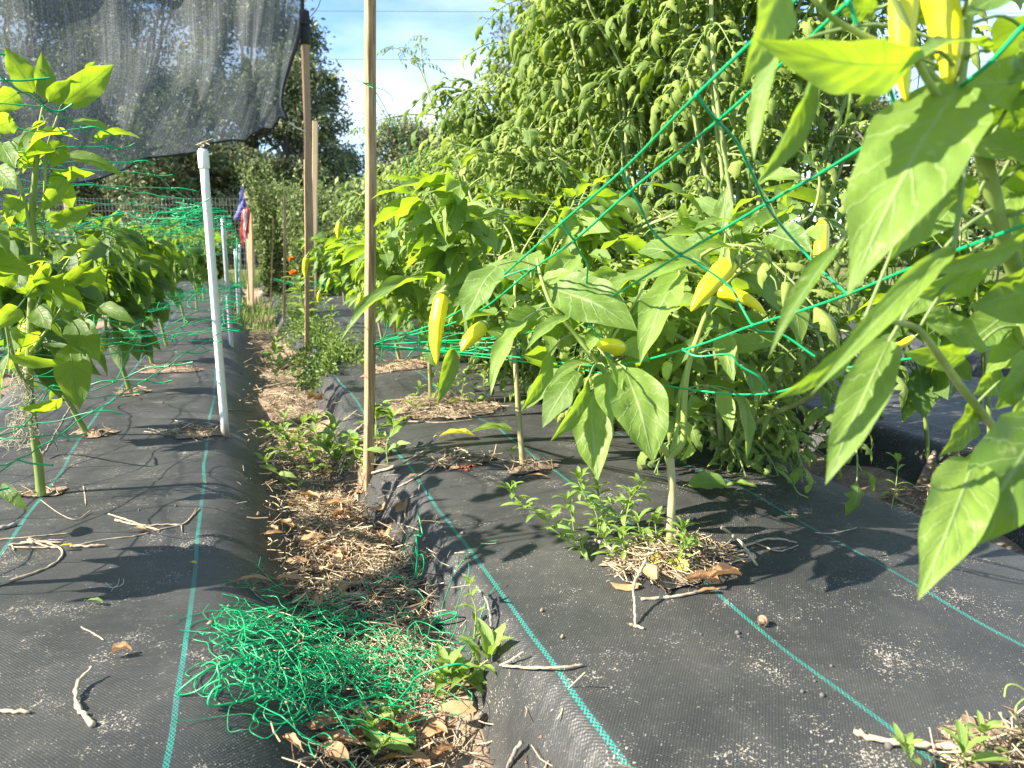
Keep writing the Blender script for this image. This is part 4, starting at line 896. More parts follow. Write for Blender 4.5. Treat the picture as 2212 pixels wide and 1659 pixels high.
# ------------------------------------------------------------------ further plants of the right bed row
PG = 'banana pepper plants in the right bed'
ORD = ['second', 'third', 'fourth', 'fifth', 'sixth', 'seventh', 'eighth']
b2 = gnd(1130, 1010)
P2, S2 = pepper('pepper_plant', 'pepper plant with dark green stem, second from the front litter mound', b2, .66, 21, 'banana', 240, .095, .46, (-.06, .05), .55, .0068, PG, 3, 2, M['gfruit'], 'banana', fsize=.09)
for i, (x, y, h, nl, sd) in enumerate([(930, 868, .60, 130, 23), (868, 790, .56, 110, 25), (828, 742, .56, 100, 27), (800, 708, .58, 90, 33), (776, 682, .60, 80, 35), (745, 660, .58, 60, 39)]):
    pb = gnd(x, y)
    rt, sg = pepper('pepper_plant', 'banana pepper plant in the right bed, %s from the front mound' % ORD[i+1], pb, h, sd, 'banana', int(nl*1.35), .095, .36, (-.12, 0), .55, .007, PG, 3, 2, M['fruit'] if i in (1, 3) else M['gfruit'], 'banana', fsize=.10)
for (x, y0, y1, d, lab) in [(731, 478, 517, 2.9, 1), (722, 493, 503, 2.7, 2), (777, 635, 672, 2.3, 3), (688, 630, 655, 2.9, 4), (660, 555, 600, 2.9, 5), (950, 585, 620, 1.7, 6)]:
    fruit(P2 if lab == 6 else rt, D(x+2, y0, d), D(x, y1, d), (y1-y0)*.27/FPX*d*1.1, M['fruit'] if lab != 6 else M['gfruit'], .05, D(x+8, y0-10, d+.02), lab)

# ================================================================== tomato plants
TG = 'tomato plants along the back of the right bed'
def tomato(label, base, height, seed, nst, per, ls, lean=(0, 0), wid=.22, stems=None):
    g = random.Random(seed); base = np.array(base, float); rt = root('tomato_plant', base, label, 'tomato plant', TG)
    for k in range(nst):
        a = g.uniform(0, 6.28); w = wid*g.uniform(.4, 1.2)
        h = height*g.uniform(.72, 1.05)
        c = np.array([math.cos(a)*w+lean[0], math.sin(a)*w+lean[1], 0])
        P = spl([base-[0, 0, .02], base+c*.35+[0, 0, h*.3], base+c*.8+[g.gauss(0, .04), g.gauss(0, .04), h*.65], base+c*1.05+[g.gauss(0, .06), g.gauss(0, .06), h*.9], base+c*1.35+[g.gauss(0, .1), g.gauss(0, .1), h]], 8)
        if stems and k < len(stems): P = spl(stems[k], 8)
        mb = MB(); mb.tube(P, [.0075, .006, .0045, .0022], 7); part('stem', mb, M['tstem'], rt)
        cust = stems and k < len(stems)
        for j in range(7 if cust else per):
            q = P[min(len(P)-1, int(len(P)*(g.uniform(.62, 1) if cust else g.uniform(.03, 1)**.85)))]; a2 = g.uniform(0, 6.28)
            x = np.array([math.cos(a2), math.sin(a2), g.uniform(-.6, .5)])
            put_leaf(rt, 'tomato', q, x, (g.gauss(0, .25), g.gauss(0, .25), 1), ls*g.uniform(.6, 1.15)*(.62 if cust else 1), g)
    return rt
TL = ['tomato plant nearest the viewer behind the front pepper plant', 'second tomato plant along the back row', 'third tomato plant along the back row', 'fourth tomato plant along the back row', 'fifth tomato plant along the back row', 'sixth tomato plant along the back row', 'farthest tomato plant with a shoot arching toward the tall stake']
for i, (X_, Y_) in enumerate([(1.20, 1.58), (1.18, 2.05), (1.20, 2.55), (1.16, 3.05), (1.10, 3.6), (1.08, 4.2), (1.02, 4.75)]):
    stm = None
    if i == 6:
        e = 4.55
        stm = [[np.array([X_, Y_, -.02]), D(1010, 500, e), D(985, 320, e), D(950, 240, e), D(915, 170, e), D(905, 145, e), D(885, 118, e), D(850, 103, e), D(825, 120, e)],
               [np.array([X_, Y_, -.02]), D(1010, 480, e), D(985, 330, e), D(950, 255, e), D(900, 247, e), D(860, 250, e), D(800, 265, e), D(775, 285, e)],
               [np.array([X_, Y_, -.02]), D(1000, 520, e), D(965, 330, e), D(925, 200, e), D(913, 140, e), D(908, 85, e), D(912, 75, e)]]
    tomato(TL[i], (X_, Y_, terr(X_, Y_)), [1.75, 1.60, 1.42, 1.22, 1.06, .90, .70][i], 50+i, 11 if i < 4 else 8, 38 if i < 4 else 26, .225, (-.03, 0), [.24, .20, .15, .14, .14, .14, .14][i], stm)
tomato('tomato plant at the back of the row behind the nearest ones', (1.46, 2.15, terr(1.46, 2.15)), 1.7, 58, 8, 22, .24, (0, 0), .25)
tomato('tomato plant at the back of the row behind the middle ones', (1.42, 2.8, terr(1.42, 2.8)), 1.25, 59, 8, 20, .24, (0, 0), .25)
tomato('tomato branch mass sprawling low over the fabric behind the front mound', (1.02, 1.42, terr(1.02, 1.42)), .45, 77, 6, 13, .2, (-.02, 0), .25)
tomato('tomato plant sprawling into the pepper row behind the hanging yellow fruit', (.92, 2.3, terr(.92, 2.3)), .82, 78, 8, 20, .2, (-.12, -.1), .2)
tomato('tomato plant sprawling into the pepper row, farther one', (.92, 3.0, terr(.92, 3.0)), .84, 79, 8, 20, .2, (-.12, -.1), .2)
for i, (X_, Y_, h, lab) in enumerate([(.95, 1.78, .5, 'low tomato growth beside the second pepper plant'), (.98, 2.15, .48, 'low tomato growth behind the second pepper plant'), (.90, 2.65, .45, 'low tomato growth behind the third pepper plant')]):
    tomato(lab, (X_, Y_, terr(X_, Y_)), h+.1, 170+i, 7, 18, .19, (-.05, -.04), .2)
# plants of the next bed, seen between the close leaves on the right
for i, (x, y, h, sd) in enumerate([(2004, 1019, .55, 81), (2140, 985, .65, 83), (1905, 900, .6, 85), (2120, 880, .65, 87)]):
    pb = gnd(x, y); pepper('pepper_plant', ['slim pepper plant beyond the right furrow, behind the long hanging leaf', 'pepper plant at right edge beyond the furrow', 'pepper plant deep in shade behind the tomatoes on the right', 'pepper plant farthest right on the next bed'][i], pb, h, sd, 'bell', 60, .10, .45, (0, .05), .5, .006, 'pepper plants beyond the right furrow')
for i, (X_, Y_) in enumerate([(2.1, 2.6), (2.1, 3.4), (3.4, 2.6), (3.4, 3.6), (3.4, 1.6)]):
    tomato('tomato vine %s' % ['on the next bed behind the right fence wires', 'on the next bed, second back', 'on the far right bed, middle one', 'on the far right bed, farthest', 'on the far right bed, nearest'][i], (X_, Y_, terr(X_, Y_)), [.62, .66, .55, .6, .5][i], 90+i, 6, 10, .2, (0, 0), .2)

# ================================================================== left bed plants
BE = M['bell']; LG = 'pepper plants in the left bed'
bl = gnd(88, 1072); dl = dep(bl)
L1 = root('pepper_plant', bl, 'tall pepper plant at left edge with glowing leaves above the net', 'pepper plant', LG)
mb = MB(); sl1 = spl([bl-[0, 0, .02], D(84, 1010, dl), D(72, 920, dl-.02), D(63, 840, dl-.03), D(66, 700, dl-.05), D(75, 560, dl-.08), D(70, 470, dl-.1), D(76, 380, dl-.12), D(84, 290, dl-.14), D(95, 225, dl-.15)], 6)
mb.tube(sl1, [.0088, .0082, .0075, .0068, .0058, .0045, .003], 10); part('stem', mb, M['gstem'], L1)
LB = [sl1]
def brl(pts, r0, r1):
    mb = MB(); P = spl([D(*p) for p in pts], 6); mb.tube(P, [r0, r1], 7); part('branch', mb, M['stem'], L1); LB.append(P)
brl([(63, 840, dl-.03), (35, 790, dl-.1), (10, 690, dl-.15), (-20, 600, dl-.2)], .004, .002)
brl([(70, 470, dl-.1), (95, 430, dl-.1), (100, 330, dl-.12), (125, 250, dl-.13)], .004, .002)
brl([(75, 560, dl-.08), (50, 420, dl-.12), (20, 360, dl-.16), (-10, 330, dl-.2)], .0035, .002)
brl([(66, 700, dl-.05), (90, 640, dl-.12), (130, 590, dl-.18), (150, 560, dl-.2)], .003, .0018)
brl([(66, 760, dl-.05), (110, 700, dl-.05), (160, 620, dl-.08)], .003, .0018)
AL = np.concatenate(LB)
HL = [
 (0, 222, 605, -.15, 28, 302, -.18, 165, (.55, -.15, .8), .05, .3, .05),
 (0, 312, 650, -.15, 268, 332, -.16, 130, (.45, -.1, .85), .05, .3, .05),
 (0, 400, 680, -.13, 735, 418, -.12, 190, (.35, -.45, .8), .06, .25, .05),
 (0, 320, 660, -.16, 462, 512, -.18, 120, (.4, -.3, .8), .06, .25, .05),
 (0, 560, 460, -.12, 620, 398, -.12, 50, (.4, -.3, .8), .05, .2, .05),
 (0, 465, 785, -.12, 780, 908, -.12, 95, (-.1, .7, .6), .12, .2, .05),
 (0, 430, 1005, -.1, 805, 1150, -.08, 110, (.1, .5, .8), .12, .25, .05),
 (0, 292, 800, -.2, 90, 985, -.26, 210, (-.5, .5, .7), .08, .15, .05),
 (0, 400, 915, -.12, 340, 1090, -.12, 150, (.4, -.1, .9), .05, .2, .05),
 (0, 120, 600, -.22, -60, 720, -.26, 150, (.4, -.4, .8), .06, .2, .05),
 (0, 90, 780, -.24, -70, 840, -.28, 140, (.4, -.3, .8), .06, .2, .05),
 (0, 430, 1150, -.1, 265, 1375, -.12, 110, (.6, -.1, .8), .05, .3, .05),
 (0, 335, 1475, -.1, 625, 1318, -.12, 120, (.2, -.3, .9), .06, .3, .05),
 (0, 10, 930, -.26, 100, 1090, -.3, 150, (.5, -.2, .8), .06, .2, .05),
 (0, -20, 1080, -.28, 110, 1230, -.3, 170, (.4, -.2, .8), .06, .2, .05),
 (0, 130, 1290, -.15, 40, 1420, -.17, 120, (.3, .2, .9), .06, .2, .05),
 (1, 450, 565, -.02, 515, 995, -.06, 215, (.45, -.1, .88), .08, .2, .05),
 (1, 470, 420, .0, 650, 690, -.02, 200, (.3, .2, .9), .14, .2, .05),
 (1, 55, 650, -.15, 440, 690, -.12, 90, (0, -.4, .9), .10, .3, .05),
 (1, 410, 930, -.06, 110, 985, -.12, 100, (0, -.5, .85), .10, .3, .05),
 (1, 10, 1475, -.2, 185, 1650, -.22, 90, (-.2, .5, .8), .10, .25, .05),
 (1, 640, 330, .02, 880, 440, 0, 110, (-.1, .5, .8), .12, .3, .05),
 (1, 30, 200, -.25, 110, 20, -.28, 110, (.5, -.2, .8), .05, .25, .05),
 (1, 180, 240, -.2, 330, 60, -.22, 80, (.5, -.3, .8), .05, .3, .05),
 (1, 160, 260, -.2, 420, 110, -.22, 90, (.4, -.4, .8), .05, .3, .05),
 (1, 420, 190, -.2, 600, 20, -.22, 100, (.4, -.4, .8), .05, .3, .05),
 (1, 500, 190, -.2, 668, 55, -.22, 90, (.4, -.4, .8), .05, .3, .05),
 (1, 330, 230, -.2, 210, 120, -.22, 90, (.4, -.3, .8), .05, .3, .05),
 (1, 120, 330, -.24, -30, 480, -.28, 130, (.4, -.2, .9), .05, .3, .05),
 (1, 240, 330, -.2, 330, 480, -.22, 150, (.2, .1, .95), .05, .25, .05),
 (1, 60, 620, -.25, -10, 1100, -.28, 120, (-.5, .3, .8), .05, .35, .05),
 (1, 330, 260, -.18, 510, 330, -.2, 90, (.3, -.5, .8), .05, .3, .05),
 (1, 330, 60, -.2, 200, 160, -.24, 80, (.3, -.5, .8), .05, .3, .05),
]
for i, (tl, bx, by, bd, tx, ty, td_, wp, n_, ar, fo, wv_) in enumerate(HL):
    b_, t_ = TD(tl, bx, by, dl+bd), TD(tl, tx, ty, dl+td_)
    at = AL[np.argmin(np.linalg.norm(AL-b_, axis=1))]
    hero(L1, b_, t_, wp/3/FPX*(dl+bd), n_, BE, ar, fo, wv_, seed=i+90, attach=at if np.linalg.norm(at-b_) < .14 else None, nu=14, nv=8)
g = random.Random(44)
for i in range(38):
    P = LB[g.randrange(len(LB))]; q = P[int(len(P)*g.uniform(.42, .999))]+RT*g.gauss(-.02, .03)
    a = g.uniform(0, 6.28); x = RT*math.cos(a)+hy*math.sin(a)+hz*g.uniform(-1.0, .6)
    put_leaf(L1, 'bell', q, x, (g.gauss(0, .4), g.gauss(0, .4), 1), g.uniform(.04, .095), g)
LP = [(195, 938, .56, (-.30, -.05), 130, 61, 'leaning pepper plant second in the left bed row'), (285, 850, .54, (-.22, 0), 130, 62, 'pepper plant with slanting stem third in the left bed row'), (330, 785, .55, (-.10, 0), 130, 63, 'pepper plant fourth in the left bed row'), (362, 745, .55, (-.15, 0), 110, 64, 'pepper plant fifth in the left bed row'), (402, 702, .56, (-.08, 0), 100, 65, 'pepper plant sixth in the left bed row'), (425, 672, .56, (-.05, 0), 80, 66, 'pepper plant seventh in the left bed row'), (440, 650, .56, (-.05, 0), 70, 67, 'pepper plant eighth in the left bed row'), (452, 632, .56, (0, 0), 60, 68, 'farthest pepper plant in the left bed row')]
for (x, y, h, ln, nl, sd, lab) in LP:
    pepper('pepper_plant', lab, gnd(x, y), h, sd, 'belld', int(nl*.60), .118, .40, ln, .34, .0075, LG, 3, 2, M['gfruit'], 'bell', droop=(.4, 1.4), fsize=.065)
for i, (X_, Y_) in enumerate([(-1.6, 3.4), (-1.6, 4.2), (-1.62, 5.0), (-1.6, 5.8), (-1.1, 6.6), (-1.6, 7.4)]):
    pepper('pepper_plant', 'pepper plant in the bed beyond the left one, %s of its row' % ['nearest', 'second', 'third', 'fourth', 'fifth', 'farthest'][i], (X_, Y_, terr(X_, Y_)), .5, 200+i, 'belld', 60, .14, .35, (0, 0), .6, .007, 'pepper plants in the far left bed', 3, 1)

def keep0(q):
    x, y, d = proj(q); return d > .2 and (x < -110 or (x < 190 and 490 < y < 720))
pepper('pepper_plant', 'pepper plant mostly outside the left edge, its lit shoots reaching in', (-.42, 1.24, terr(-.42, 1.24)), .66, 91, 'bell', 130, .085, .35, (-.02, 0), .35, .0085, LG, 4, 1, keep=keep0)
# far bushy plants at the end of the path
def bushy(name, label, x, y, d, h, w, n, leaf, matl, seed, cat='bushy plant', grp='bushy plants at the end of the path'):
    g = np.random.default_rng(seed); b = D(x, y, d); b[2] = terr(b[0], b[1])-.02
    rt = root(name, b, label, cat, grp); sb = MB(); P = []
    for k in range(9):
        a = g.uniform(0, 6.28); q = spl([(0, 0, 0), (math.cos(a)*w*.4, math.sin(a)*w*.4, h*.4), (math.cos(a)*w*g.uniform(.5, 1), math.sin(a)*w*g.uniform(.5, 1), h*g.uniform(.75, 1))], 10)
        sb.tube(q, [.008, .003], 5); P.append(q)
    P = np.concatenate(P); c = P[g.integers(2, len(P), n)]+g.normal(0, w*.16, (n, 3))
    d1_ = g.normal(0, 1, (n, 3)); d1_ /= np.linalg.norm(d1_, axis=1)[:, None]; d2_ = np.cross(d1_, g.normal(0, 1, (n, 3))); d2_ /= np.linalg.norm(d2_, axis=1)[:, None]
    s = leaf*g.uniform(.5, 1.4, (n, 1)); c[:, 2] = np.maximum(c[:, 2], .01)
    lb = MB(); lb.add(np.stack([c-d1_*s, c+d2_*s*.5+d1_*s*.1, c+d1_*s, c-d2_*s*.5+d1_*s*.1], 1).reshape(-1, 3), [(4*i, 4*i+1, 4*i+2, 4*i+3) for i in range(n)])
    link('stem', sb.mesh('stem', M['stem']), rt); link('foliage', lb.mesh('foliage', matl, smooth=False), rt)
bushy('bushy_plant', 'tall feathery plant right beside the orange post', 590, 650, 7.0, 1.15, .2, 7500, .016, M['bushy'], 1)
bushy('bushy_plant', 'tall feathery plant behind the slender leaning stake', 625, 650, 7.2, 1.05, .24, 8000, .016, M['bushy'], 2)
bushy('bushy_plant', 'tall feathery plant behind the taller far stake', 655, 650, 6.8, 1.0, .24, 8000, .016, M['bushy'], 3)
bushy('bushy_plant', 'tall feathery plant behind the brown post foot', 700, 655, 6.6, .85, .3, 8000, .016, M['bushy'], 4)
bushy('bushy_plant', 'leafy bush far left by the wire fence', 150, 600, 9.0, .62, .7, 5200, .04, M['bushy'], 5)
bushy('bushy_plant', 'leafy bush far back between fence and white pipe', 330, 600, 9.0, .6, .7, 5200, .04, M['bushy'], 6)
bushy('bushy_plant', 'leafy bush far back right of the white pipe', 450, 600, 9.4, .5, .4, 3600, .03, M['bushy'], 7)
bushy('bushy_plant', 'leafy bush far back right of the posts', 760, 610, 8.0, 1.1, .6, 5200, .04, M['bushy'], 8)
bushy('bushy_plant', 'leafy bush far back behind the right pepper row', 860, 610, 8.0, 1.1, .6, 4200, .04, M['bushy'], 9)

# grass along the far path
def grass_patch(label, pts, hmin, hmax, seed):
    g = np.random.default_rng(seed); mb = MB()
    for p in pts:
        h = g.uniform(hmin, hmax); a = g.uniform(0, 6.28); l_ = g.uniform(.1, .7)*h; w = g.uniform(.0012, .0028)
        o = np.array([math.cos(a), math.sin(a), 0]); s = np.array([-o[1], o[0], 0])*w
        q = [p, p+o*l_*.35+[0, 0, h*.6], p+o*l_+[0, 0, h]]
        mb.add([q[0]-s, q[0]+s, q[1]+s*.8, q[1]-s*.8, q[2]], [(0, 1, 2, 3), (3, 2, 4)])
    tag(link('grass', mb.mesh('grass', M['grass'])), label, 'grass', kind='stuff')
n = 16000; X_ = nr.normal(.36, .07, n); Y_ = 2.95+abs(nr.normal(0, 1.5, n)); k_ = np.sin(X_*37+Y_*5)+np.sin(Y_*11-X_*9)+nr.normal(0, .5, n) > -.3; X_, Y_ = X_[k_], Y_[k_]; n = len(X_)
c = np.array([[x, y, terr(x, y)+abs(nr.normal(0, .028))+.004] for x, y in zip(X_, Y_)])
d1_ = nr.normal(0, 1, (n, 3)); d1_ /= np.linalg.norm(d1_, axis=1)[:, None]; d2_ = np.cross(d1_, nr.normal(0, 1, (n, 3))); d2_ /= np.linalg.norm(d2_, axis=1)[:, None]; s = .009*nr.uniform(.5, 1.5, (n, 1))
mb = MB(); mb.add(np.stack([c-d1_*s, c+d2_*s*.4, c+d1_*s, c-d2_*s*.4], 1).reshape(-1, 3), [(4*i, 4*i+1, 4*i+2, 4*i+3) for i in range(n)])
tag(link('ground_cover', mb.mesh('ground_cover', M['grass'], smooth=False)), 'fine leafy weeds matting the right bed shoulder far down the path', 'weeds', kind='stuff')
gp = [np.array([x, y, terr(x, y)]) for x, y in zip(nr.normal(.14, .08, 1400), nr.uniform(5.2, 7.5, 1400))]
grass_patch('short grass at the far end of the path', gp, .02, .09, 2)
gp = [np.array([x, y, -.18]) for x, y in zip(nr.uniform(-3.2, 3.5, 9000), nr.uniform(9.0, 13.0, 9000))]
grass_patch('taller grass beyond the ends of the beds', gp, .08, .3, 3)

# ================================================================== trellis netting
def strand(mb, pts, r, wig=.0, n=5, seed=0, sides=5):
    P = spl(pts, n)
    if wig:
        g = np.random.default_rng(seed); k = len(P); nz_ = g.normal(0, wig, (k, 3)); nz_[0] = nz_[-1] = 0
        P = P+nz_
    mb.tube(P, r, sides, False)
def knot(mb, p, r): mb.tube([p-hz*r*1.2, p, p+hz*r*1.2], [r*.5, r*1.1, r*.5], 6)
def net(label, A, N0, off, nu, nv, r, sag, seed, jit=.01, dens=1.0):
    g = np.random.default_rng(seed); A, N0, off = map(np.asarray, (A, N0, off)); mb = MB()
    Q = np.zeros((nu+1, nv+1, 3))
    for i in range(nu+1):
        for j in range(nv+1):
            u, v = i/nu, j/nv
            Q[i, j] = A+(N0-A)*u+off*v*(.25+.75*sst(0, .35, u) if dens < 1 else 1)+[0, 0, -sag*4*v*(1-v)*(1-.3*u)]+g.normal(0, jit, 3)*(1 if 0 < i < nu and 0 < j else .15)
    for j in range(nv+1): strand(mb, Q[:, j], r, r*1.2, 4, seed+j)
    for i in range(nu+1):
        pts = Q[i]; mid = []
        for j in range(nv):
            mid += [pts[j], (pts[j]*.5+pts[j+1]*.5)+g.normal(0, jit*.7, 3)]
        strand(mb, mid+[pts[-1]], r*.85, r*1.0, 3, seed*3+i)
        for j in range(nv+1): knot(mb, Q[i, j], r*1.9)
    for i in range(0, nu+1, 1):      # short cut ends
        e = Q[i, 0]; strand(mb, [e, e-off/np.linalg.norm(off)*.02+g.normal(0, .004, 3), e-off/np.linalg.norm(off)*.045+g.normal(0, .006, 3)], r*1.25, 0, 3)
    return thing('trellis_netting', mb, M['net'], label, 'netting', 'green plastic netting')
A_ = D(442, 452, 1.90); N_ = D(-90, 105, .98)
net('green netting at the top of the left bed, near side of the white pipe', A_, N_, np.array([-.78, .05, 0]), 9, 5, .0012, -.02, 1)
B_ = D(484, 492, 3.5)
net('green netting at the top of the left bed, beyond the white pipe', A_, B_, np.array([-.80, .02, .0]), 14, 7, .0012, .03, 2, .012)
net('green netting at mid height of the left bed, near side of the white pipe', D(477, 715, 1.95), D(-60, 1060, 1.05), np.array([-.74, .12, .02]), 9, 6, .0012, .02, 3, .014)
net('green netting at mid height of the left bed, beyond the white pipe', D(477, 712, 1.96), D(495, 622, 3.55), np.array([-.80, .0, .02]), 14, 7, .0013, .03, 4, .014)
net('green netting far along the left bed top', B_, D(508, 545, 4.9), np.array([-.80, .0, .0]), 9, 7, .0014, .03, 5, .012)
net('green netting far along the left bed at mid height', D(495, 622, 3.55), D(515, 612, 4.9), np.array([-.80, .0, .0]), 9, 7, .0014, .04, 6, .016)
net('green netting far down the path beside the taller stake', D(592, 602, 5.4), D(640, 612, 4.7), np.array([.5, .1, 0]), 6, 8, .0013, .03, 7, .014)
# looped left-over of netting hanging at the white pipe
mb = MB(); g = np.random.default_rng(8); c0 = D(405, 455, 1.9)
for k in range(6): strand(mb, [c0+g.normal(0, .012, 3)+RT*g.uniform(-.035, .035) for _ in range(6)], .0009, 0, 6)
for k in range(9): strand(mb, [D(442, 452, 1.9), D(420+g.normal(0, 8), 462+g.normal(0, 8), 1.95), D(380+g.normal(0, 25), 470+abs(g.normal(0, 14)), 2.05)], .0009, .001, 6, k)
thing('netting_bundle', mb, M['net'], 'bunched loops of green netting tied at the white pipe', 'netting')
# netting over the right bed, gathered at the tall stake and fanning toward the viewer
sd_ = dep(gnd(795, 1040))-.19*295/FPX*1.7; mb = MB(); hub = (803, 745, sd_); R2 = .0015
def ln(pts, r=R2, wig=.0, seed=0): strand(mb, [D(*p) for p in pts], r, wig, 6, seed, 6)
ln([(1930, -200, .44), (1735, -15, .52), (1505, 205, .66), (1345, 368, .84), (1215, 480, .98), (1080, 600, 1.15), (960, 690, 1.38), hub])
ln([(2000, -150, .45), (1832, 5, .52), (1550, 262, .68), (1362, 412, .86), (1240, 520, 1.0), (1150, 582, 1.12), (1000, 690, 1.36), hub])
ln([(2212, 55, .45), (2110, 160, .48), (1950, 265, .57), (1780, 370, .66), (1655, 440, .76), (1470, 550, .92), (1262, 672, 1.14), (1100, 725, 1.35), hub])
ln([(2230, 480, .55), (1990, 570, .66), (1831, 636, .78), (1715, 676, .86), (1625, 703, .92), (1475, 756, 1.02), (1300, 790, 1.15), (1100, 770, 1.35), hub])
ln([(2230, 730, .72), (2021, 766, .8), (1931, 780, .86), (1808, 800, .92), (1661, 850, 1.0), (1480, 840, 1.12), (1200, 790, 1.32), hub])
ln([(1505, 205, .66), (1525, 232, .665), (1550, 262, .68), (1590, 305, .70), (1622, 368, .72), (1655, 440, .76), (1682, 480, .8), (1725, 530, .83), (1770, 580, .82), (1831, 636, .78)])
ln([(1345, 368, .84), (1352, 390, .85), (1362, 412, .86), (1385, 450, .87), (1402, 488, .89), (1430, 520, .9), (1470, 550, .92), (1500, 565, .94), (1575, 618, .94), (1600, 660, .93), (1625, 703, .92), (1642, 716, .93), (1690, 723, .94), (1760, 770, .93)])
ln([(1212, 470, .98), (1226, 500, .99), (1240, 520, 1.0), (1252, 545, 1.02), (1268, 570, 1.04), (1268, 600, 1.08), (1262, 672, 1.14), (1300, 740, 1.15), (1320, 780, 1.15)])
ln([(1832, -10, .52), (1850, 50, .525), (1874, 95, .53), (1905, 145, .54), (1928, 210, .56), (1940, 270, .57), (2010, 370, .60), (2060, 440, .62)])
ln([(1475, 756, 1.02), (1508, 770, 1.0), (1575, 766, .98), (1598, 790, .98), (1641, 816, .98), (1661, 850, 1.0)])
ln([(1085, 600, 1.15), (1110, 590, 1.14), (1150, 582, 1.12), (1175, 610, 1.13), (1180, 660, 1.2), (1200, 700, 1.25)])
for p in [(1505, 205, .66), (1550, 262, .68), (1345, 368, .84), (1362, 412, .86), (1215, 480, .98), (1240, 520, 1.0), (1655, 440, .76), (1470, 550, .92), (1832, 5, .52), (1625, 703, .92), (1475, 756, 1.02)]:
    knot(mb, D(*p), .0026)
g = np.random.default_rng(9)
for k in range(8):
    y1 = 740+g.normal(0, 22); strand(mb, [D(*hub), D(860+g.normal(0, 10), 745+g.normal(0, 16), sd_+.02), D(1010, y1, sd_), D(1180+g.normal(0, 40), y1+g.normal(0, 14), 1.65), D(1420+g.normal(0, 60), y1+g.normal(0, 25), 1.6)], .0010, .0015, 6, k)
for k in range(10):
    x = 830+k*48; strand(mb, [D(x+g.normal(0, 8), 700+g.normal(0, 8), 1.6), D(x+g.normal(0, 12), 735, 1.61), D(x+g.normal(0, 14), 775+g.normal(0, 8), 1.62)], .0010, .001, 4, k)
thing('trellis_netting', mb, M['net'], 'green netting fanning out from the tall stake over the front pepper plant', 'netting', 'green plastic netting')
mb = MB(); tp = D(797, 182, 1.55)
strand(mb, [D(758, 152, 1.55), D(770, 170, 1.54), D(785, 178, 1.53), D(797, 180, 1.535), D(808, 188, 1.54), D(830, 195, 1.56), D(846, 208, 1.57), D(849, 222, 1.57)], .0006, 0, 6)
strand(mb, [D(786, 179, 1.53), D(797, 182, 1.535), D(808, 190, 1.55), D(798, 186, 1.575), D(786, 180, 1.56), D(786, 179, 1.53)], .0010, 0, 6)
strand(mb, [D(807, 190, 1.55), D(835, 240, 1.62), D(870, 320, 1.7), D(876, 370, 1.72), D(878, 420, 1.74)], .0007, 0, 6)
strand(mb, [D(806, 205, 1.55), D(840, 260, 1.62), D(890, 315, 1.75), D(935, 340, 1.8)], .0006, 0, 6)
strand(mb, [D(874, 318, 1.7), D(886, 330, 1.7), D(893, 345, 1.71), D(892, 400, 1.73)], .0009, 0, 6)
thing('tie_string', mb, M['net'], 'thin green string knotted round the tall stake', 'string')

# tangle of cut netting lying in the path
mb = MB(); g = np.random.default_rng(12)
def tp_(): 
    while True:
        x, y = g.normal(705, 120), g.normal(1415, 68)
        if 400 < x < 960 and 1270 < y < 1555 and ((x-700)/290)**2+((y-1412)/140)**2 < 1.05: return gnd(x, y, abs(g.normal(0, .022))+.004)
for k in range(250):
    p = tp_(); pts = [p]; a = g.uniform(0, 6.28); cu = g.normal(0, .75)
    for s in range(g.integers(7, 18)):
        cu = .88*cu+g.normal(0, .24); a += cu; st_ = g.uniform(.009, .015)
        q = pts[-1]+np.array([math.cos(a)*st_, math.sin(a)*st_, g.normal(0, .004)])
        q[2] = np.clip(q[2], terr(q[0], q[1])+.002, terr(q[0], q[1])+.055); pts.append(q)
    strand(mb, pts, g.uniform(.00036, .00062), 0, 5, k)
    if k % 3 == 0: knot(mb, pts[2], .0018)
for k in range(16):          # crumpled bits that still hang together as mesh cells
    p = tp_(); a = g.uniform(0, 6.28); u_ = np.array([math.cos(a), math.sin(a), 0]); w_ = np.array([-u_[1], u_[0], 0]); n_, m_ = g.integers(3, 6), g.integers(2, 4)
    Q = np.zeros((n_, m_, 3)); c_ = g.uniform(.012, .02); ph = g.uniform(0, 6.28)
    for i in range(n_):
        for j in range(m_):
            q = p+u_*(i*c_)+w_*(j*c_*.8+.012*math.sin(i*1.1+ph))+g.normal(0, .003, 3); q[2] = terr(q[0], q[1])+.012+.02*abs(math.sin(i*.9+j*.7+ph)); Q[i, j] = q; knot(mb, q, .0014)
    for j in range(m_): strand(mb, Q[:, j], .0006, 0, 4)
    for i in range(n_): strand(mb, Q[i], .0006, 0, 4)
def gl(pts, r=.0011): strand(mb, [gnd(x, y, z) for x, y, z in pts], r, 0, 6)
gl([(530, 1420, .02), (460, 1440, .03), (400, 1480, .012), (385, 1500, .003), (420, 1495, .005), (455, 1470, .02), (470, 1440, .035), (455, 1430, .03), (435, 1440, .02)])
gl([(560, 1410, .02), (490, 1432, .04), (470, 1438, .04), (475, 1470, .03), (465, 1505, .008), (455, 1500, .01), (440, 1495, .012), (450, 1480, .02), (480, 1465, .03)])
gl([(570, 1500, .01), (520, 1515, .006), (462, 1525, .004), (450, 1515, .01), (462, 1490, .02), (480, 1480, .03)], .0014)
gl([(640, 1480, .02), (600, 1500, .02), (560, 1530, .006), (550, 1555, .004), (600, 1565, .003), (660, 1530, .01)])
gl([(700, 1560, .01), (760, 1520, .05), (830, 1500, .05), (850, 1520, .05), (880, 1490, .05), (905, 1460, .05), (980, 1435, .06), (1015, 1440, .05)], .0013)
gl([(900, 1345, .01), (950, 1330, .03), (985, 1322, .04), (980, 1335, .03), (950, 1345, .02), (935, 1340, .02)])
gl([(740, 1590, .02), (800, 1530, .05), (860, 1525, .05), (890, 1540, .04)], .0013)
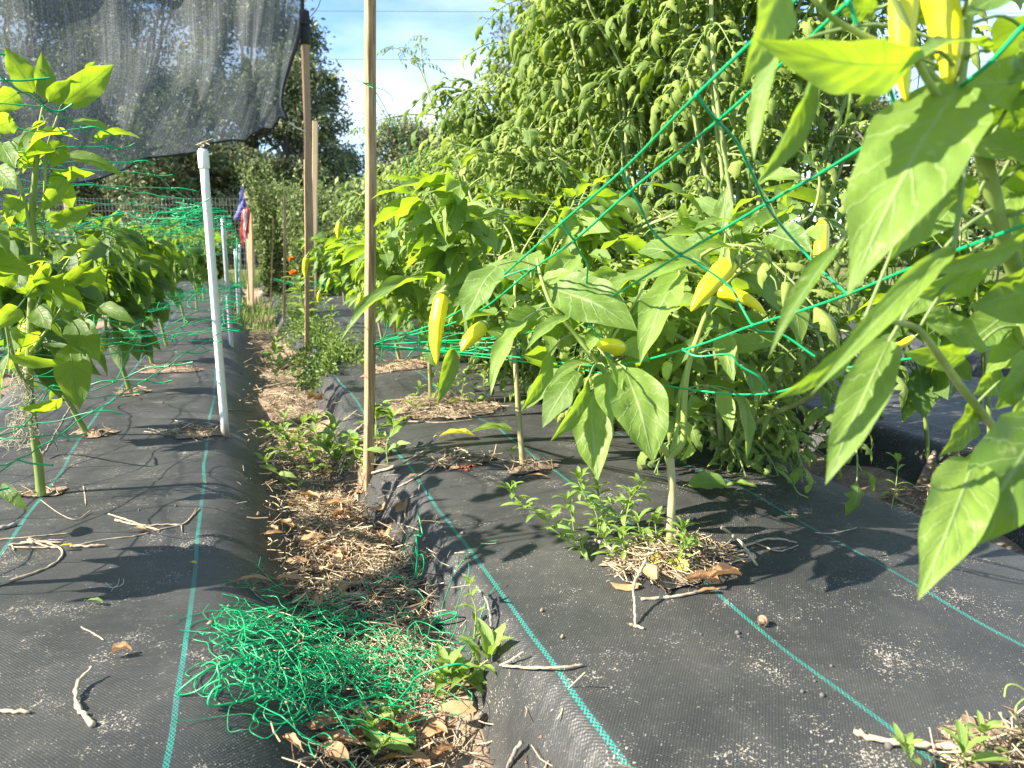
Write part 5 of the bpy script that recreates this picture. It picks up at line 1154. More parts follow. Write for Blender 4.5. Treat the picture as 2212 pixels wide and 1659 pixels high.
# upright cut end standing out of the tangle
gl([(800, 1330, .004), (800, 1285, .02), (790, 1258, .03), (800, 1262, .03), (850, 1245, .04), (890, 1252, .035), (900, 1215, .06), (898, 1180, .08)], .0010)
gl([(900, 1250, .03), (902, 1205, .055), (900, 1165, .08), (899, 1144, .095)], .0019)
gl([(899, 1150, .09), (882, 1152, .085), (872, 1170, .07), (870, 1210, .04), (862, 1245, .012)], .0010)
gl([(900, 1155, .09), (912, 1158, .09), (910, 1140, .10), (902, 1102, .125)], .0014)
gl([(898, 1195, .06), (885, 1178, .07), (872, 1175, .07), (890, 1210, .04), (893, 1232, .03), (880, 1250, .02)], .0009)
gl([(900, 1203, .055), (912, 1198, .055), (916, 1218, .045), (910, 1250, .015)], .0011)
thing('netting_tangle', mb, M['net'], 'tangled heap of cut bright green netting lying in the path', 'netting', loc=gnd(700, 1430))

# ================================================================== ground clutter
def stick(label, pts, r0, r1, matl='stick', n=6, seed=0, name='twig', up=None, twigs=()):
    g = np.random.default_rng(seed+100)
    def conv(p): return D(*p[:2], p[2]) if len(p) == 3 and p[2] > .3 else gnd(p[0], p[1], (p[2] if len(p) == 3 else 0)+r0)
    P = spl([conv(p) for p in pts], n); P = P+g.normal(0, r0*.22, P.shape)
    k = len(P); rr = np.linspace(r0, r1, k)*(1+.16*g.normal(0, 1, k))
    mb = MB(); mb.tube(P, rr, 7)
    for tw in twigs:
        Q = spl([conv(p) for p in tw], n); Q = Q+g.normal(0, r1*.2, Q.shape); mb.tube(Q, [r1*1.1, r1*.6], 6)
    return thing(name, mb, M[matl], label, 'stick')
stick('thick curved pale stick on the left bed, bottom left', [(199, 1440, .012), (168, 1478, .006), (166, 1522, .002), (185, 1548), (202, 1568)], .0020, .0034, seed=1)
stick('straight stub of stick cut by the left picture edge', [(-60, 1537), (0, 1536), (65, 1538)], .0022, .0022, seed=2)
stick('short thin twig lying above the curved stick', [(175, 1354), (198, 1366), (225, 1383)], .0009, .0009, seed=3)
stick('forked pale twig with side shoots near the left bed teal line', [(234, 1110), (270, 1122), (310, 1134), (355, 1133), (395, 1132), (415, 1115), (432, 1097)], .0017, .0010, seed=4, twigs=[[(395, 1132), (410, 1120), (424, 1098)], [(392, 1134), (393, 1148)], [(313, 1135), (330, 1140), (345, 1145)]])
stick('straight pale twig lying against the forked twig', [(249, 1124), (285, 1131), (345, 1146)], .0022, .0012, seed=5)
stick('long thin twig running left from the forked twig', [(165, 1177), (230, 1165), (290, 1158), (350, 1143), (395, 1133)], .0009, .0013, seed=6)
stick('dark thick stick end by the left teal line', [(-40, 1146), (0, 1140), (34, 1132)], .0038, .0028, 'stickg', seed=7)
stick('short bark-covered stick beside the dry stalk bundle', [(150, 1180), (190, 1180), (230, 1177)], .0024, .0020, seed=8)
stick('bent stick running down to the left edge', [(62, 1163), (100, 1172), (135, 1190), (120, 1215), (80, 1235), (30, 1252), (-30, 1275)], .0016, .0020, seed=9)
stick('thin twig above the dry stalk bundle', [(-10, 1166), (60, 1160), (155, 1151)], .0011, .0009, seed=10)
stick('bundle of dry yellow stalks on the left bed', [(20, 1178), (70, 1172), (135, 1172)], .0022, .0016, seed=11, twigs=[[(30, 1182), (90, 1183), (130, 1180)], [(45, 1172), (100, 1168), (140, 1165)], [(25, 1176), (30, 1188)], [(60, 1166), (100, 1180), (125, 1184)]])
stick('small twig lying close to the left teal line', [(500/2.77, 1480/2.77+806-290), (515/2.77, 1090)], .001, .001, seed=12)
stick('grey stick leaning up beside the left edge plant', [(93, 982, .008), (110, 955, .03), (140, 900, 1.62), (152, 880, 1.68)], .0028, .0018, 'stickg', seed=13, twigs=[[(112, 952, .03), (120, 960, .02), (124, 972, .005)]])
stick('grey forked twigs beside the white pipe foot', [(312, 932), (360, 938), (395, 936), (428, 953)], .0013, .0009, seed=14, twigs=[[(355, 936), (320, 925)], [(395, 936), (370, 940)]])
stick('dry branched roots just left of the white pipe', [(378, 908), (410, 915), (440, 920), (492, 930)], .0016, .001, seed=15, twigs=[[(410, 915), (430, 908)], [(400, 914), (375, 918)]])
stick('dark rough twig right of the white pipe on the slope', [(493, 886), (520, 886), (545, 890)], .0014, .0008, 'stickg', seed=16, twigs=[[(515, 886), (503, 880)]])
stick('long thick branch arching over the right bed behind the tall stake', [(745, 945, .0), (775, 925, .02), (800, 910, .035), (850, 897, .02), (900, 890, .006), (950, 885), (1010, 888)], .0042, .0030, 'stick', seed=17, twigs=[[(925, 888), (950, 898), (985, 905)]])
stick('pale stick pointing right from the tall stake foot', [(805, 1022, .004), (865, 1002, .004), (930, 967, .003)], .0032, .0024, seed=18)
stick('long crooked twig with broken end left of the second pepper plant', [(860, 1052), (890, 1036), (930, 1012), (965, 985), (1000, 972), (1022, 990)], .0016, .0022, 'stick', seed=19, twigs=[[(1000, 972), (985, 968), (982, 985)]])
stick('thin dark twig crossing the teal line below the tall stake', [(865, 1082), (900, 1070), (940, 1057)], .0010, .0008, 'stickg', seed=20)
stick('twigs meeting at the second pepper plant foot', [(1060, 1002), (1110, 1010), (1170, 1002), (1240, 985)], .0015, .0010, 'stickg', seed=21, twigs=[[(1075, 990), (1110, 1000)], [(1050, 1012), (1100, 1013)]])
stick('thin straight stick crossing the teal line, lower middle', [(1088, 1438, .008), (1150, 1442, .006), (1200, 1442, .004), (1262, 1437)], .0017, .0016, seed=22, twigs=[[(1080, 1438, .01), (1105, 1425, .014), (1131, 1407, .02)]])
stick('grey arched twig beside the path weeds', [(1030, 1268, .03), (1046, 1288, .03), (1058, 1320, .025), (1060, 1360, .015), (1056, 1395, .008), (1057, 1428)], .0019, .0017, 'stickg', seed=23)
stick('bent pale stick standing at the front of the litter mound', [(1373, 1352), (1371, 1310, .012), (1369, 1265, .03), (1380, 1240, .038), (1396, 1210, .045)], .0018, .0024, seed=24, twigs=[[(1360, 1350), (1373, 1352), (1392, 1358)]])
stick('straight stick lying along the front of the litter mound', [(1386, 1293), (1440, 1290), (1490, 1283), (1535, 1272), (1570, 1268)], .0022, .0018, 'stick', seed=25)
stick('forked stick lying right of the litter mound', [(1600, 1182), (1650, 1165, .006), (1690, 1165, .004), (1722, 1172)], .0018, .0014, seed=26, twigs=[[(1630, 1172), (1680, 1190), (1725, 1178)]])
stick('pale stick slanting through the litter mound on the right', [(1560, 1140, .02), (1600, 1172, .02), (1636, 1222, .008)], .0026, .0018, seed=27)
stick('pale stick slanting through the litter mound on the left', [(1285, 1165, .004), (1340, 1200, .01), (1385, 1240, .02)], .0026, .0020, seed=28)
stick('thick forked stick in the bottom right corner', [(1842, 1577), (1880, 1594), (1960, 1606, .004), (2040, 1612, .006), (2110, 1625, .006)], .0030, .0030, seed=29, twigs=[[(1985, 1608), (2030, 1630), (2075, 1645)]])
stick('grey stick jutting up from the bottom edge', [(1088, 1680, .0), (1105, 1640, .012), (1126, 1603, .028)], .0024, .0026, 'stickg', seed=30)
stick('small splinter at the bottom edge beside the jutting stick', [(1176, 1665), (1184, 1643, .006)], .0014, .0008, seed=31)
stick('mossy stick in the path below the orange leaf', [(975, 1632), (985, 1590, .01), (995, 1555, .02)], .0022, .0018, 'stickg', seed=32)
stick('curled dark twig in the path, upper', [(636, 1165), (650, 1140, .01), (655, 1125, .015)], .0016, .0014, seed=33)
stick('pale twig lying in the middle of the path', [(790, 1180), (815, 1205), (820, 1230)], .0018, .0012, seed=34)
stick('pale twig across the right shoulder of the path', [(860, 1130), (890, 1140), (905, 1145)], .0016, .0012, seed=35)
stick('thin twig lying behind the third pepper plant', [(880, 910), (960, 912), (1030, 905)], .0015, .0010, seed=36)
stick('thin twig on shaded fabric under the near leaves', [(1760, 1150), (1800, 1152), (1850, 1140)], .0012, .0010, seed=37)
stick('dark twig in the path beside the curled leaves', [(530, 1252), (545, 1275), (570, 1298), (615, 1315)], .0012, .0009, 'stickg', seed=38)
for i, (x, y) in enumerate([(700, 1075), (760, 1110), (660, 1205), (735, 1255), (820, 1275), (650, 1050), (770, 1245), (850, 1165), (690, 870), (640, 820), (655, 1640), (720, 1630), (880, 1600)]):
    a = g.uniform(0, 3.14); l_ = g.uniform(18, 45)
    stick(['short twig in the path litter %s' % w for w in ('left of the tall stake foot', 'below the tall stake foot', 'beside the left slope below the brown leaves', 'just above the netting tangle', 'above the right end of the tangle', 'near the sprawling round leaved weed', 'above the tangle, between two leaves', 'beside the round orange leaf', 'far up by the standing pale leaves', 'farthest up the path bend', 'at the bottom edge, leftmost', 'at the bottom edge below the tangle', 'below the big orange leaf')][i], [(x-l_*math.cos(a), y-l_*.5*math.sin(a), .008), (x, y, .012), (x+l_*math.cos(a), y+l_*.5*math.sin(a), .006)], .0014, .0009, 'stick' if i % 2 else 'stickg', seed=50+i)['group'] = 'small twigs in the path litter'

def ground_leaf(label, x, y, L_, ang, key='dry', lift=.004, n=(0, 0, 1), wv=None, seed=0, group=None, pitch=0.0, name='dry_leaf', cat='leaf', W_=.36, fold=.3, arch=.1, shape='dry'):
    p = gnd(x, y, lift); dx = np.array([math.cos(ang), math.sin(ang), 0]); v = RT*dx[0]+hy*dx[1]+hz*pitch
    mb0 = leaf_geo(L_, L_*W_, arch, fold, .08, .03, seed, 10, 6, shape, 0, 0, .12)
    X_, Y_, Z_ = frame(v, n); mb = MB(); V = np.concatenate(mb0.v)-[L_*.6, 0, 0]
    mb.add(V@np.stack([X_, Y_, Z_])+p, mb0.f, np.concatenate(mb0.uv)); Vw = mb.v[0]
    for q in Vw: q[2] = max(q[2], terr(q[0], q[1])+.0015)
    return thing(name, mb, M[key], label, cat, group)
ground_leaf('big orange oak leaf held above the edge of the path', 985, 1532, .052, -.12, lift=.035, n=(-.35, -.35, .9), W_=.34, fold=.1, arch=.05, seed=1)
ground_leaf('orange leaf folded at the bottom edge of the path', 905, 1640, .035, -.6, lift=.015, n=(-.2, -.5, .8), seed=2)
ground_leaf('crumpled tan leaf lying near the curved stick', 262, 1409, .022, .3, lift=.006, W_=.8, fold=.8, arch=.2, seed=3, shape='ovate')
ground_leaf('green leaf lying on the shaded left bed', 203, 1299, .025, -.15, 'weed', .006, W_=.32, seed=4, name='fallen_leaf')
ground_leaf('small yellow curled leaf on the left teal line', 417, 1216, .013, -.3, 'yellow', .006, W_=.5, seed=5, name='fallen_leaf')
ground_leaf('yellow green leaf on the dry stalk bundle', 142, 1180, .024, .2, 'yellow', .008, W_=.3, seed=6, name='fallen_leaf')
ground_leaf('brown leaf under the forked twig on the left bed', 300, 1143, .026, -.1, lift=.006, seed=7)
ground_leaf('long brown leaf pair curled at the path edge, left one', 545, 1258, .06, .05, lift=.012, W_=.22, fold=.6, seed=8)
ground_leaf('broad brown leaf curled at the path edge, right one', 620, 1257, .06, .0, lift=.012, W_=.30, fold=.5, seed=9)
ground_leaf('pale straw coloured leaf in the path above the tangle', 688, 1236, .05, -.4, lift=.012, W_=.3, fold=.5, seed=10)
ground_leaf('round orange leaf in the path beside the right bed', 830, 1160, .035, .3, lift=.01, n=(-.1, -.5, .8), W_=.8, fold=.1, seed=11, shape='ovate')
ground_leaf('orange brown leaf upright on the right shoulder of the path', 866, 1098, .045, 1.2, lift=.02, n=(-.3, -.8, .4), W_=.5, seed=12)
ground_leaf('brown curled leaf in the middle of the path', 735, 1115, .06, .2, lift=.014, W_=.3, fold=.8, seed=13)
ground_leaf('long brown leaf lying across the path', 755, 1133, .07, .3, lift=.012, W_=.25, fold=.9, seed=14)
ground_leaf('yellow round leaf in the path near the tall stake', 715, 1018, .03, .5, 'yellow', .01, W_=.8, seed=15)
ground_leaf('small orange leaf lying on the teal line', 891, 1029, .025, .8, lift=.008, W_=.5, seed=16)
ground_leaf('thin brown leaf lying below the second pepper plant', 1155, 1031, .055, .05, lift=.005, W_=.16, fold=.4, seed=17)
ground_leaf('pale leaf standing at the far path bend, left one', 672, 858, .06, 1.3, lift=.03, n=(-.4, -.9, .2), W_=.5, seed=18)
ground_leaf('pale leaf standing at the far path bend, right one', 688, 860, .06, 1.0, lift=.03, n=(-.2, -.9, .3), W_=.4, seed=19)
ground_leaf('brown leaf lying in the path above the weeds', 670, 905, .07, .6, lift=.015, W_=.4, seed=20)
ground_leaf('tan brown leaf hanging in the litter mound', 1405, 1238, .040, -1.2, lift=.02, n=(-.3, -.8, .5), W_=.5, seed=21)
ground_leaf('pale cupped leaf at the left of the litter mound', 1348, 1258, .042, -.1, lift=.010, W_=.5, fold=-.6, arch=-.1, seed=22)
ground_leaf('crumpled tan leaf at the right front of the litter mound', 1560, 1248, .06, .25, lift=.012, W_=.5, fold=.8, seed=23)
ground_leaf('second crumpled tan leaf at the front of the litter mound', 1515, 1258, .05, -.15, lift=.012, W_=.5, fold=.9, seed=24)
ground_leaf('flat orange leaf tip in front of the litter mound', 1530, 1278, .035, .05, lift=.004, W_=.25, seed=25)
ground_leaf('bright yellow leaf in the litter mound, upper one', 1420, 1212, .035, .5, 'yellow', .02, n=(-.3, -.5, .8), W_=.5, seed=26, name='yellow_leaf')
ground_leaf('bright yellow leaf in the litter mound, lower one', 1465, 1222, .038, -.9, 'yellow', .018, n=(-.3, -.6, .7), W_=.5, seed=27, name='yellow_leaf')
ground_leaf('small brown leaf on the fabric left of the right teal line', 1716, 1116, .02, .4, lift=.004, W_=.5, seed=28)
ground_leaf('brown leaf bit on the shoulder below the green upright net', 910, 1128, .02, .3, lift=.004, W_=.5, fold=.8, seed=29)
ground_leaf('pale leaf crumbling behind the second pepper plant', 985, 943, .09, .1, 'yellow', .010, W_=.35, fold=.5, seed=30)
ground_leaf('wilted pale leaf lying between the pepper plants', 1060, 935, .11, .1, 'weed', .012, W_=.35, fold=.6, seed=31, name='wilted_leaf')
ground_leaf('wilted green tomato leaf lying behind the front mound, left one', 1525, 1048, .075, .1, 'weed', .015, n=(-.2, -.5, .8), W_=.6, fold=.3, seed=32, name='wilted_leaf')
ground_leaf('wilted green tomato leaf lying behind the front mound, right one', 1600, 1052, .06, -.2, 'weed', .012, W_=.45, fold=.3, seed=33, name='wilted_leaf')
for i in range(62):
    x, y = g.normal(735, 70), g.uniform(1040, 1300) if i < 44 else g.uniform(1560, 1650)
    if i >= 44: x = g.normal(830, 110)
    ground_leaf('small dry leaf lying in the path litter', x, y, g.uniform(.022, .055), g.uniform(0, 6.28), lift=.014, n=(g.normal(0, .3), g.normal(0, .3), 1), W_=g.uniform(.3, .5), fold=g.uniform(0, .9), seed=60+i, group='dry leaves in the path litter')

# acorn cap and pebbles
p = gnd(1650, 1341, .006); rt = root('acorn_cap', p, 'brown acorn cap with stem lying beside the teal line', 'acorn cap')
ax = -RT*.8-hy*.5+hz*.15; ax /= np.linalg.norm(ax)
mb = MB(); mb.tube([p+ax*a for a in (.0035, .005, .004, .001, -.003, -.0055)], [.004, .0062, .0074, .0078, .006, .0015], 14); part('cap', mb, M['acorn'], rt)
mb = MB(); mb.tube([p-ax*.005, p-ax*.010-hz*.001, p-ax*.016-hz*.002], [.0014, .0012, .0013], 7); part('stem', mb, M['stick'], rt)
for i, (x, y, s) in enumerate([(1593, 1366, .003), (1596, 1375, .0022), (1514, 1370, .0016), (1776, 1501, .0028), (1733, 1493, .0022), (1760, 1471, .0016), (1758, 1462, .0014), (2071, 1314, .0022), (2042, 1315, .0015), (1796, 1438, .002), (1920, 1610, .004), (1617, 1370, .0016), (380, 1092, .0025), (300, 1102, .002), (365, 1105, .0015)]):
    p = gnd(x, y, s*.6); mb = MB(); mb.tube([p-hz*s, p-hz*s*.5, p+hz*s*.4, p+hz*s*.9], [s*.5, s*1.1, s*1.0, s*.3], 7)
    thing('pebble', mb, M['pebble'], 'small grey pebble lying on the black fabric', 'pebble', 'pebbles on the fabric')

# planting holes: soil showing through the fabric
def hole(label, x, y, rx, ry, h, seed, straw=0, mt='soil', sl=(.02, .06)):
    c = gnd(x, y); g = np.random.default_rng(seed); mb = MB(); V = [[c[0], c[1], terr(c[0], c[1])+h]]; n = 28
    for k, q in enumerate((.35, .7, 1.0)):
        for j in range(n):
            a = j/n*6.283; w = q*(1+.22*math.sin(a*3+seed)+.12*g.normal())
            X_, Y_ = c[0]+rx*w*math.cos(a), c[1]+ry*w*math.sin(a); V.append([X_, Y_, terr(X_, Y_)+h*(1-q*q)+.003+(.004*g.normal() if q < 1 else 0)])
    F = [(0, 1+j, 1+(j+1) % n) for j in range(n)]
    for k in range(2): F += [(1+k*n+j, 1+(k+1)*n+j, 1+(k+1)*n+(j+1) % n, 1+k*n+(j+1) % n) for j in range(n)]
    mb.add(V, F); tag(link('planting_hole', mb.mesh('planting_hole', M[mt])), label, kind='structure')
    if straw:
        pts = []
        for _ in range(straw):
            a = g.uniform(0, 6.283); q = math.sqrt(g.random())*1.05; X_, Y_ = c[0]+rx*q*math.cos(a), c[1]+ry*q*math.sin(a)
            pts.append(np.array([X_, Y_, terr(X_, Y_)+h*(1-q*q)+g.uniform(.002, .016)]))
        tag(link('mound_litter', straws(pts, sl[0], sl[1], .0009).mesh('mound_litter', M['straw'])), 'dry stalks heaped '+label.replace('soil showing ', ''), 'litter', kind='stuff')
hole('soil showing round the front pepper plant stem', 1455, 1215, .088, .060, .022, 1, 620)
hole('soil showing round the second pepper plant stem', 1140, 1012, .060, .035, .004, 2, 40)
hole('soil showing round the third pepper plant stem', 925, 875, .12, .07, .015, 3, 260)
hole('soil showing round the fourth pepper plant stem', 865, 795, .12, .08, .015, 4, 260)
hole('soil showing round the left edge plant stem', 95, 1066, .045, .028, -.002, 5, 12)
hole('soil showing round the leaning left plant stem', 205, 938, .045, .035, .002, 6, 14)
hole('soil showing round the third left plant stem', 285, 850, .05, .05, .004, 7, 40)
hole('soil showing in an empty hole by the white pipe', 425, 938, .06, .05, .004, 8, 90, 'soil')
hole('soil showing round the fourth left plant stem', 370, 800, .10, .05, .006, 9, 70)
hole('soil showing round the bottom right corner plant', 2175, 1650, .075, .05, .006, 10, 120)
hole('soil showing round the plants beyond the right furrow', 2000, 1090, .16, .07, .01, 11, 200)
hole('soil showing in the litter between the pepper plants', 985, 895, .14, .06, .008, 12, 260)
hole('soil showing below the litter left of the second plant', 1000, 1000, .07, .03, .004, 13, 110)
hole('soil showing at the tall stake foot', 760, 1050, .08, .09, .012, 14, 420)
# red seed husks
mb = MB()
for i in range(40):
    q = gnd(g.normal(1003, 12), g.normal(1007, 4), .004); a = g.uniform(0, 6.28); d_ = np.array([math.cos(a), math.sin(a), 0])*.004; mb.tube([q-d_, q, q+d_], [.0006, .0014, .0006], 5)
M['red'] = simple('red_husk', (.30, .05, .025), (.45, .12, .06), 80, .7)
tag(link('red_husks', mb.mesh('red_husks', M['red'])), 'scatter of small red seed husks left of the second plant', 'seeds', kind='stuff')

# ================================================================== weeds
def sprig(label, stems, key, ls, r=.0011, seed=0, spacing=.016, group=None, name='weed', top=5, flat=False, cat='weed'):
    """stems: lists of (x, y, lift) points on the ground plane; the lift raises them into the air"""
    g = random.Random(seed); b = gnd(stems[0][0][0], stems[0][0][1]); rt = root(name, b, label, cat, group)
    for sp in stems:
        base = gnd(sp[0][0], sp[0][1]); dd = dep(base)
        P = spl([base]+[D(x, y, dd+dz) for x, y, dz in sp[1:]], 8)
        mb = MB(); mb.tube(P, [r, r*.6], 6); part('stem', mb, M['stem'], rt)
        L_ = np.concatenate([[0], np.cumsum(np.linalg.norm(np.diff(P, axis=0), axis=1))]); q = spacing*1.2; a = g.uniform(0, 6.28)
        while q < L_[-1]:
            p = np.array([np.interp(q, L_, P[:, k]) for k in range(3)])
            for s in (0, math.pi):
                x = RT*math.cos(a+s)+hy*math.sin(a+s)+hz*g.uniform(-.2, .7)
                put_leaf(rt, key, p, x, (g.gauss(0, .3), g.gauss(0, .3), 1), ls*g.uniform(.65, 1.1), g)
            a += 1.57+g.gauss(0, .3); q += spacing*g.uniform(.8, 1.2)
        for k in range(top):
            a = k*6.283/top+g.random(); x = RT*math.cos(a)+hy*math.sin(a)+hz*g.uniform(.5, 1.4); put_leaf(rt, key, P[-1], x, (0, 0, 1), ls*g.uniform(.5, .95), g)
    return rt
sprig('weed sprawling left from the litter mound along the fabric', [[(1262, 1192), (1215, 1160, -.02), (1170, 1115, -.03), (1130, 1090, -.02), (1100, 1062, -.0)]], 'weed', .033, seed=1, spacing=.009)
sprig('upright weed left of the front pepper stem, tallest one', [[(1292, 1160), (1288, 1110, 0), (1265, 1075, 0), (1250, 1040, 0)], [(1292, 1160), (1300, 1105, 0), (1290, 1060, .02)]], 'weed', .034, seed=2, spacing=.009)
sprig('weed bending right, left of the front pepper stem', [[(1305, 1160), (1335, 1120, 0), (1355, 1085, 0), (1385, 1050, .02)], [(1345, 1185), (1350, 1130, 0), (1362, 1075, 0)]], 'weed', .032, seed=3, spacing=.011)
sprig('short weed in the mound just left of the stem', [[(1400, 1205), (1385, 1165, 0), (1378, 1130, -.01)], [(1420, 1210), (1418, 1160, 0), (1415, 1130, 0)]], 'weed', .034, seed=4, spacing=.011)
sprig('short weed in the mound just right of the stem', [[(1485, 1218), (1478, 1175, -.02), (1475, 1145, -.03)], [(1460, 1240), (1470, 1200, -.01), (1480, 1180, -.02)]], 'weed', .034, seed=5, spacing=.011)
sprig('low weed at the front left of the mound', [[(1330, 1215), (1315, 1190, -.01), (1305, 1165, -.01)], [(1365, 1215), (1350, 1185, 0), (1345, 1160, 0)]], 'weed', .030, seed=21, spacing=.010)
sprig('upright weed behind the mound weeds, farthest left', [[(1240, 1150), (1235, 1115, 0), (1225, 1080, 0)]], 'weed', .032, seed=22, spacing=.010)
sprig('tiny weed at the second pepper plant foot', [[(1108, 1005), (1106, 990, 0), (1105, 975, 0)]], 'weed', .022, seed=6, spacing=.012)
sprig('weed sprig in the bottom right corner, upper one', [[(2130, 1640), (2125, 1605, -.01), (2120, 1582, -.01)]], 'weed', .034, seed=7, spacing=.016, top=5)
sprig('weed sprig in the bottom right corner, lower left one', [[(1985, 1665), (1970, 1645, -.01), (1955, 1625, -.02)]], 'weed', .036, seed=8, spacing=.02, top=6)
sprig('weed sprig in the bottom right corner, lower middle one', [[(2090, 1670), (2085, 1650, -.01), (2080, 1632, -.02)]], 'weed', .034, seed=9, spacing=.02, top=5)
sprig('weed on the right furrow edge under the long leaf', [[(1925, 1100), (1935, 1050, 0), (1940, 1000, 0)]], 'weed', .035, seed=10, spacing=.022)
sprig('low weed on dark fabric right of the wilted leaves', [[(1745, 1075), (1725, 1065, 0), (1715, 1050, 0)]], 'weed', .055, seed=11, spacing=.03, top=4)
sprig('leafy weed beside the tangle pointing right, with big lit leaves', [[(985, 1500), (1010, 1470, -.01), (1035, 1440, -.01), (1055, 1425, -.02)]], 'commel', .075, .0016, 12, .02, top=4)
sprig('leafy weed beside the tangle, low one', [[(930, 1520), (950, 1490, 0), (960, 1465, 0)], [(960, 1510), (975, 1480, 0), (1000, 1462, 0)]], 'commel', .055, .0016, 13, .018, top=4)
sprig('slender weed standing right of the tangle', [[(1022, 1420), (1025, 1370, 0), (1028, 1320, 0), (1018, 1285, 0), (1015, 1262, 0)]], 'commel', .028, .0012, 14, .022, top=4)
sprig('leafy weed at the bottom of the path, left one', [[(800, 1640), (805, 1600, 0), (800, 1575, 0)], [(800, 1640), (820, 1610, -.01), (815, 1625, -.02)]], 'commel', .050, .0016, 15, .02, top=4)
sprig('leafy weed at the bottom of the path, right one', [[(855, 1600), (850, 1570, 0), (858, 1545, 0)]], 'commel', .048, .0016, 16, .018, top=4)
sprig('weed right behind the foot of the tall stake', [[(812, 1000), (815, 955, 0), (812, 905, 0), (808, 890, 0)], [(838, 1005), (835, 960, 0), (850, 930, 0), (848, 905, 0)], [(800, 1005), (770, 985, 0), (765, 965, 0)]], 'commel', .065, .0016, 17, .026, top=4)
sprig('weed left of the tall stake with drooping bright leaves', [[(770, 1030), (745, 985, 0), (725, 950, 0), (720, 930, 0)], [(745, 1015), (715, 985, 0), (705, 965, 0)], [(750, 1010), (740, 1000, 0), (730, 985, 0)]], 'commel', .07, .0016, 18, .026, top=4)
sprig('sprawling weed on the left path slope with three round leaves', [[(690, 1075), (650, 1055, -.02), (610, 1030, -.04), (575, 1000, -.05)]], 'commel', .045, .0014, 19, .05, top=3)
for i, (x, y) in enumerate([(612, 945), (640, 935), (665, 965), (690, 955), (630, 975), (655, 995), (610, 925), (700, 985), (595, 955), (675, 930)]):
    sprig('weed in the low path patch, ' + ['near its left top', 'at its top middle', 'in its very middle', 'right of its middle', 'low at its left', 'lowest of all', 'topmost at the left', 'lowest at the right, by the stake', 'leftmost on the slope', 'topmost at the right'][i], [[(x, y+35), (x+g.normal(0, 8), y+10, 0), (x+g.normal(0, 18), y-20, 0)]], 'commel', .050, .0014, 30+i, .022, 'weeds in the low path patch', top=4)
for i, (x, y) in enumerate([(935, 880), (960, 870), (1000, 880), (905, 895), (1030, 870), (985, 850), (870, 775), (1090, 870), (1050, 850)]):
    sprig('weed in the litter between the right bed peppers, ' + ['at the third plant foot', 'just right of the third plant', 'midway to the second plant', 'left of the third plant', 'right of midway, near the second plant', 'behind the midway one', 'at the fourth plant foot', 'rightmost, behind the second plant', 'behind the second plant, left one'][i], [[(x, y), (x+g.normal(0, 8), y-25, 0), (x+g.normal(0, 16), y-55, 0)]], 'weed', .04, .0012, 50+i, .02, 'weeds between the right bed peppers', top=4)
for i, (x, y) in enumerate([(580, 800), (600, 830), (590, 780), (645, 655), (680, 690), (700, 670), (720, 715), (690, 640)]):
    sprig('leafy weed along the far path, ' + ['on the left slope, middle', 'on the left slope, nearest', 'on the left slope, farthest', 'left of the thin stake', 'right of the thin stake, nearer', 'right of the thin stake, middle', 'rightmost and nearest of them', 'right of the thin stake, farthest'][i], [[(x, y), (x+g.normal(0, 5), y-18, 0), (x+g.normal(0, 8), y-40, 0)]], 'commel', .075, .002, 70+i, .035, 'weeds along the far path', top=4)
# orange marigolds
for i, (x, y, d, lab) in enumerate([(634, 592, 3.9, 'orange marigold flower above the far netting, lower and larger'), (629, 561, 4.2, 'orange marigold flower higher and smaller')]):
    c = D(x, y, d); gb = np.array([c[0]+.06, c[1]+.1, 0]); gb[2] = terr(gb[0], gb[1]); rt = root('marigold', gb, lab, 'flower', 'marigolds by the path')
    mb = MB(); P = spl([gb, (gb+c)/2+[.01, 0, .05], c], 6); mb.tube(P, [.003, .0018], 6); part('stem', mb, M['stem'], rt)
    gg = random.Random(i)
    mb = MB()
    for k in range(46):
        a = k*2.4; t_ = k/46; rad = .020*(.8 if i else 1.1); q = c
        o = (RT*math.cos(a)+hy*math.sin(a))*math.sqrt(1-(1-1.15*t_)**2 if t_ < .87 else 1)+hz*(1-1.15*t_); w = np.cross(o, hz+RT*.1); w = w/np.linalg.norm(w)*.007
        mb.add([q-w*.4, q+w*.4, q+o*rad*.9+w+hz*.004, q+o*rad-hz*.001, q+o*rad*.9-w+hz*.004], [(0, 1, 2, 3, 4)])
    part('petals', mb, M['orange'], rt)
    for k in range(14):
        q = P[gg.randrange(2, len(P)-4)]; a = gg.uniform(0, 6.28); put_leaf(rt, 'weed', q, (math.cos(a), math.sin(a), .3), (0, 0, 1), .09, gg)
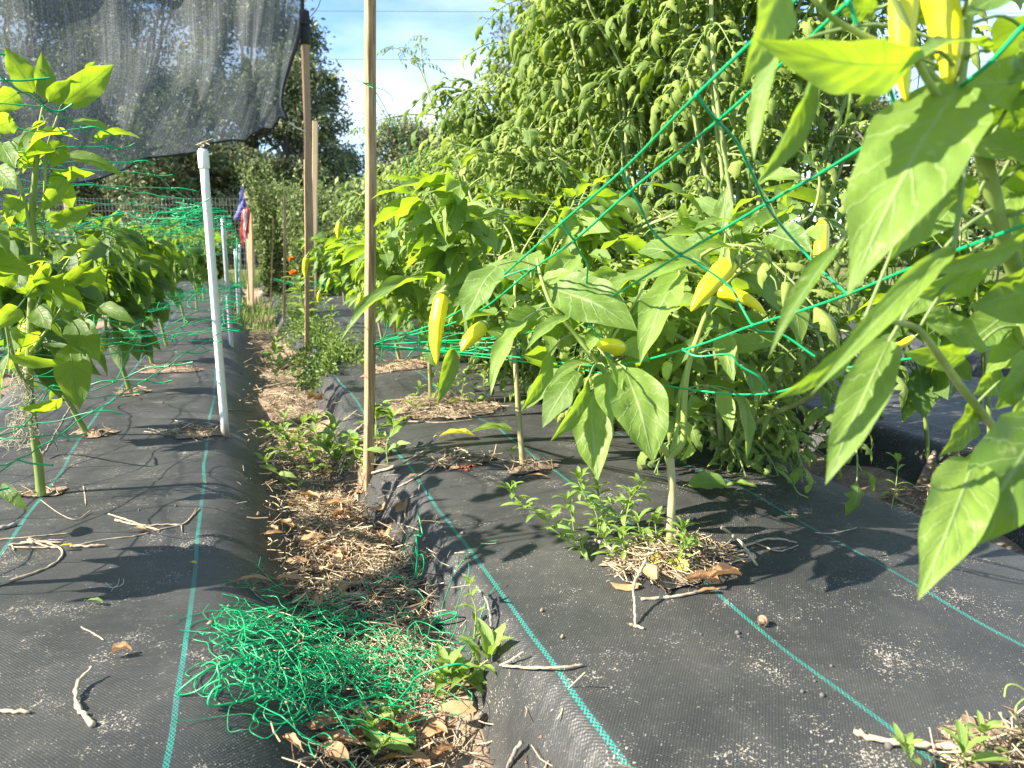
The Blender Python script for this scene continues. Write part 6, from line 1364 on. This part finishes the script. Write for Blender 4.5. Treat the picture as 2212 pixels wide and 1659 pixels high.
# spanish moss hanging from the left edge plant
mb = MB(); g = np.random.default_rng(77)
for k in range(85):
    x = g.normal(44, 14); y0 = g.uniform(790, 930); d = dl-.06+g.normal(0, .015); pts = [D(x, y0, d)]
    for s in range(5): pts.append(pts[-1]+np.array([g.normal(0, .007), g.normal(0, .006), -abs(g.normal(.007, .006))]))
    strand(mb, pts, .0006, 0, 4, k, 4)
thing('spanish_moss', mb, M['moss'], 'stringy pale moss hanging beside the left edge plant stem', 'moss', loc=D(44, 950, dl-.06))
mb = MB()
for k in range(30):
    q = gnd(g.normal(38, 22), g.normal(957, 6), .006); strand(mb, [q, q+g.normal(0, .01, 3)*[1, 1, .5], q+g.normal(0, .014, 3)*[1, 1, .4]], .0006, 0, 4, k, 4)
tag(thing('fallen_moss', mb, M['moss'], 'scrap of pale moss lying under the hanging moss', 'moss'), kind='stuff')
# thin tendrils
mb = MB(); strand(mb, [gnd(2212, 1590, .01), D(2195, 1545, .68), D(2200, 1520, .68), D(2230, 1500, .69)], .0009, 0, 6)
strand(mb, [gnd(2230, 1608, .004), gnd(2190, 1590, .01), gnd(2155, 1567, .02)], .0009, 0, 6)
strand(mb, [D(2225, 1498, .7), D(2195, 1480, .7), D(2175, 1482, .7), D(2170, 1505, .7)], .0008, 0, 6)
thing('grass_tendril', mb, M['stem'], 'thin curling grass stalks at the bottom right edge', 'grass stalks')
mb = MB(); q0 = gnd(88, 1080, .004); strand(mb, [q0, gnd(130, 1110, .004), gnd(165, 1122, .002), gnd(195, 1103, .004)], .0008, 0, 6); thing('straw_stalk', mb, M['stick'], 'single curved pale straw beside the left edge plant foot', 'straw')
mb = MB()
for pts in [[(190, 1270, .002), (225, 1267, .003), (245, 1270, .003)], [(245, 1270, .003), (255, 1262, .01), (258, 1250, .02)], [(245, 1270, .003), (265, 1262, .012), (267, 1250, .02)], [(245, 1270, .003), (235, 1265, .008), (228, 1258, .012)], [(245, 1270, .003), (240, 1278, .002)]]:
    strand(mb, [gnd(*p) for p in pts], .0006, 0, 6)
thing('rootlet', mb, M['moss'], 'small pale forked rootlet on the shaded left bed', 'rootlet')
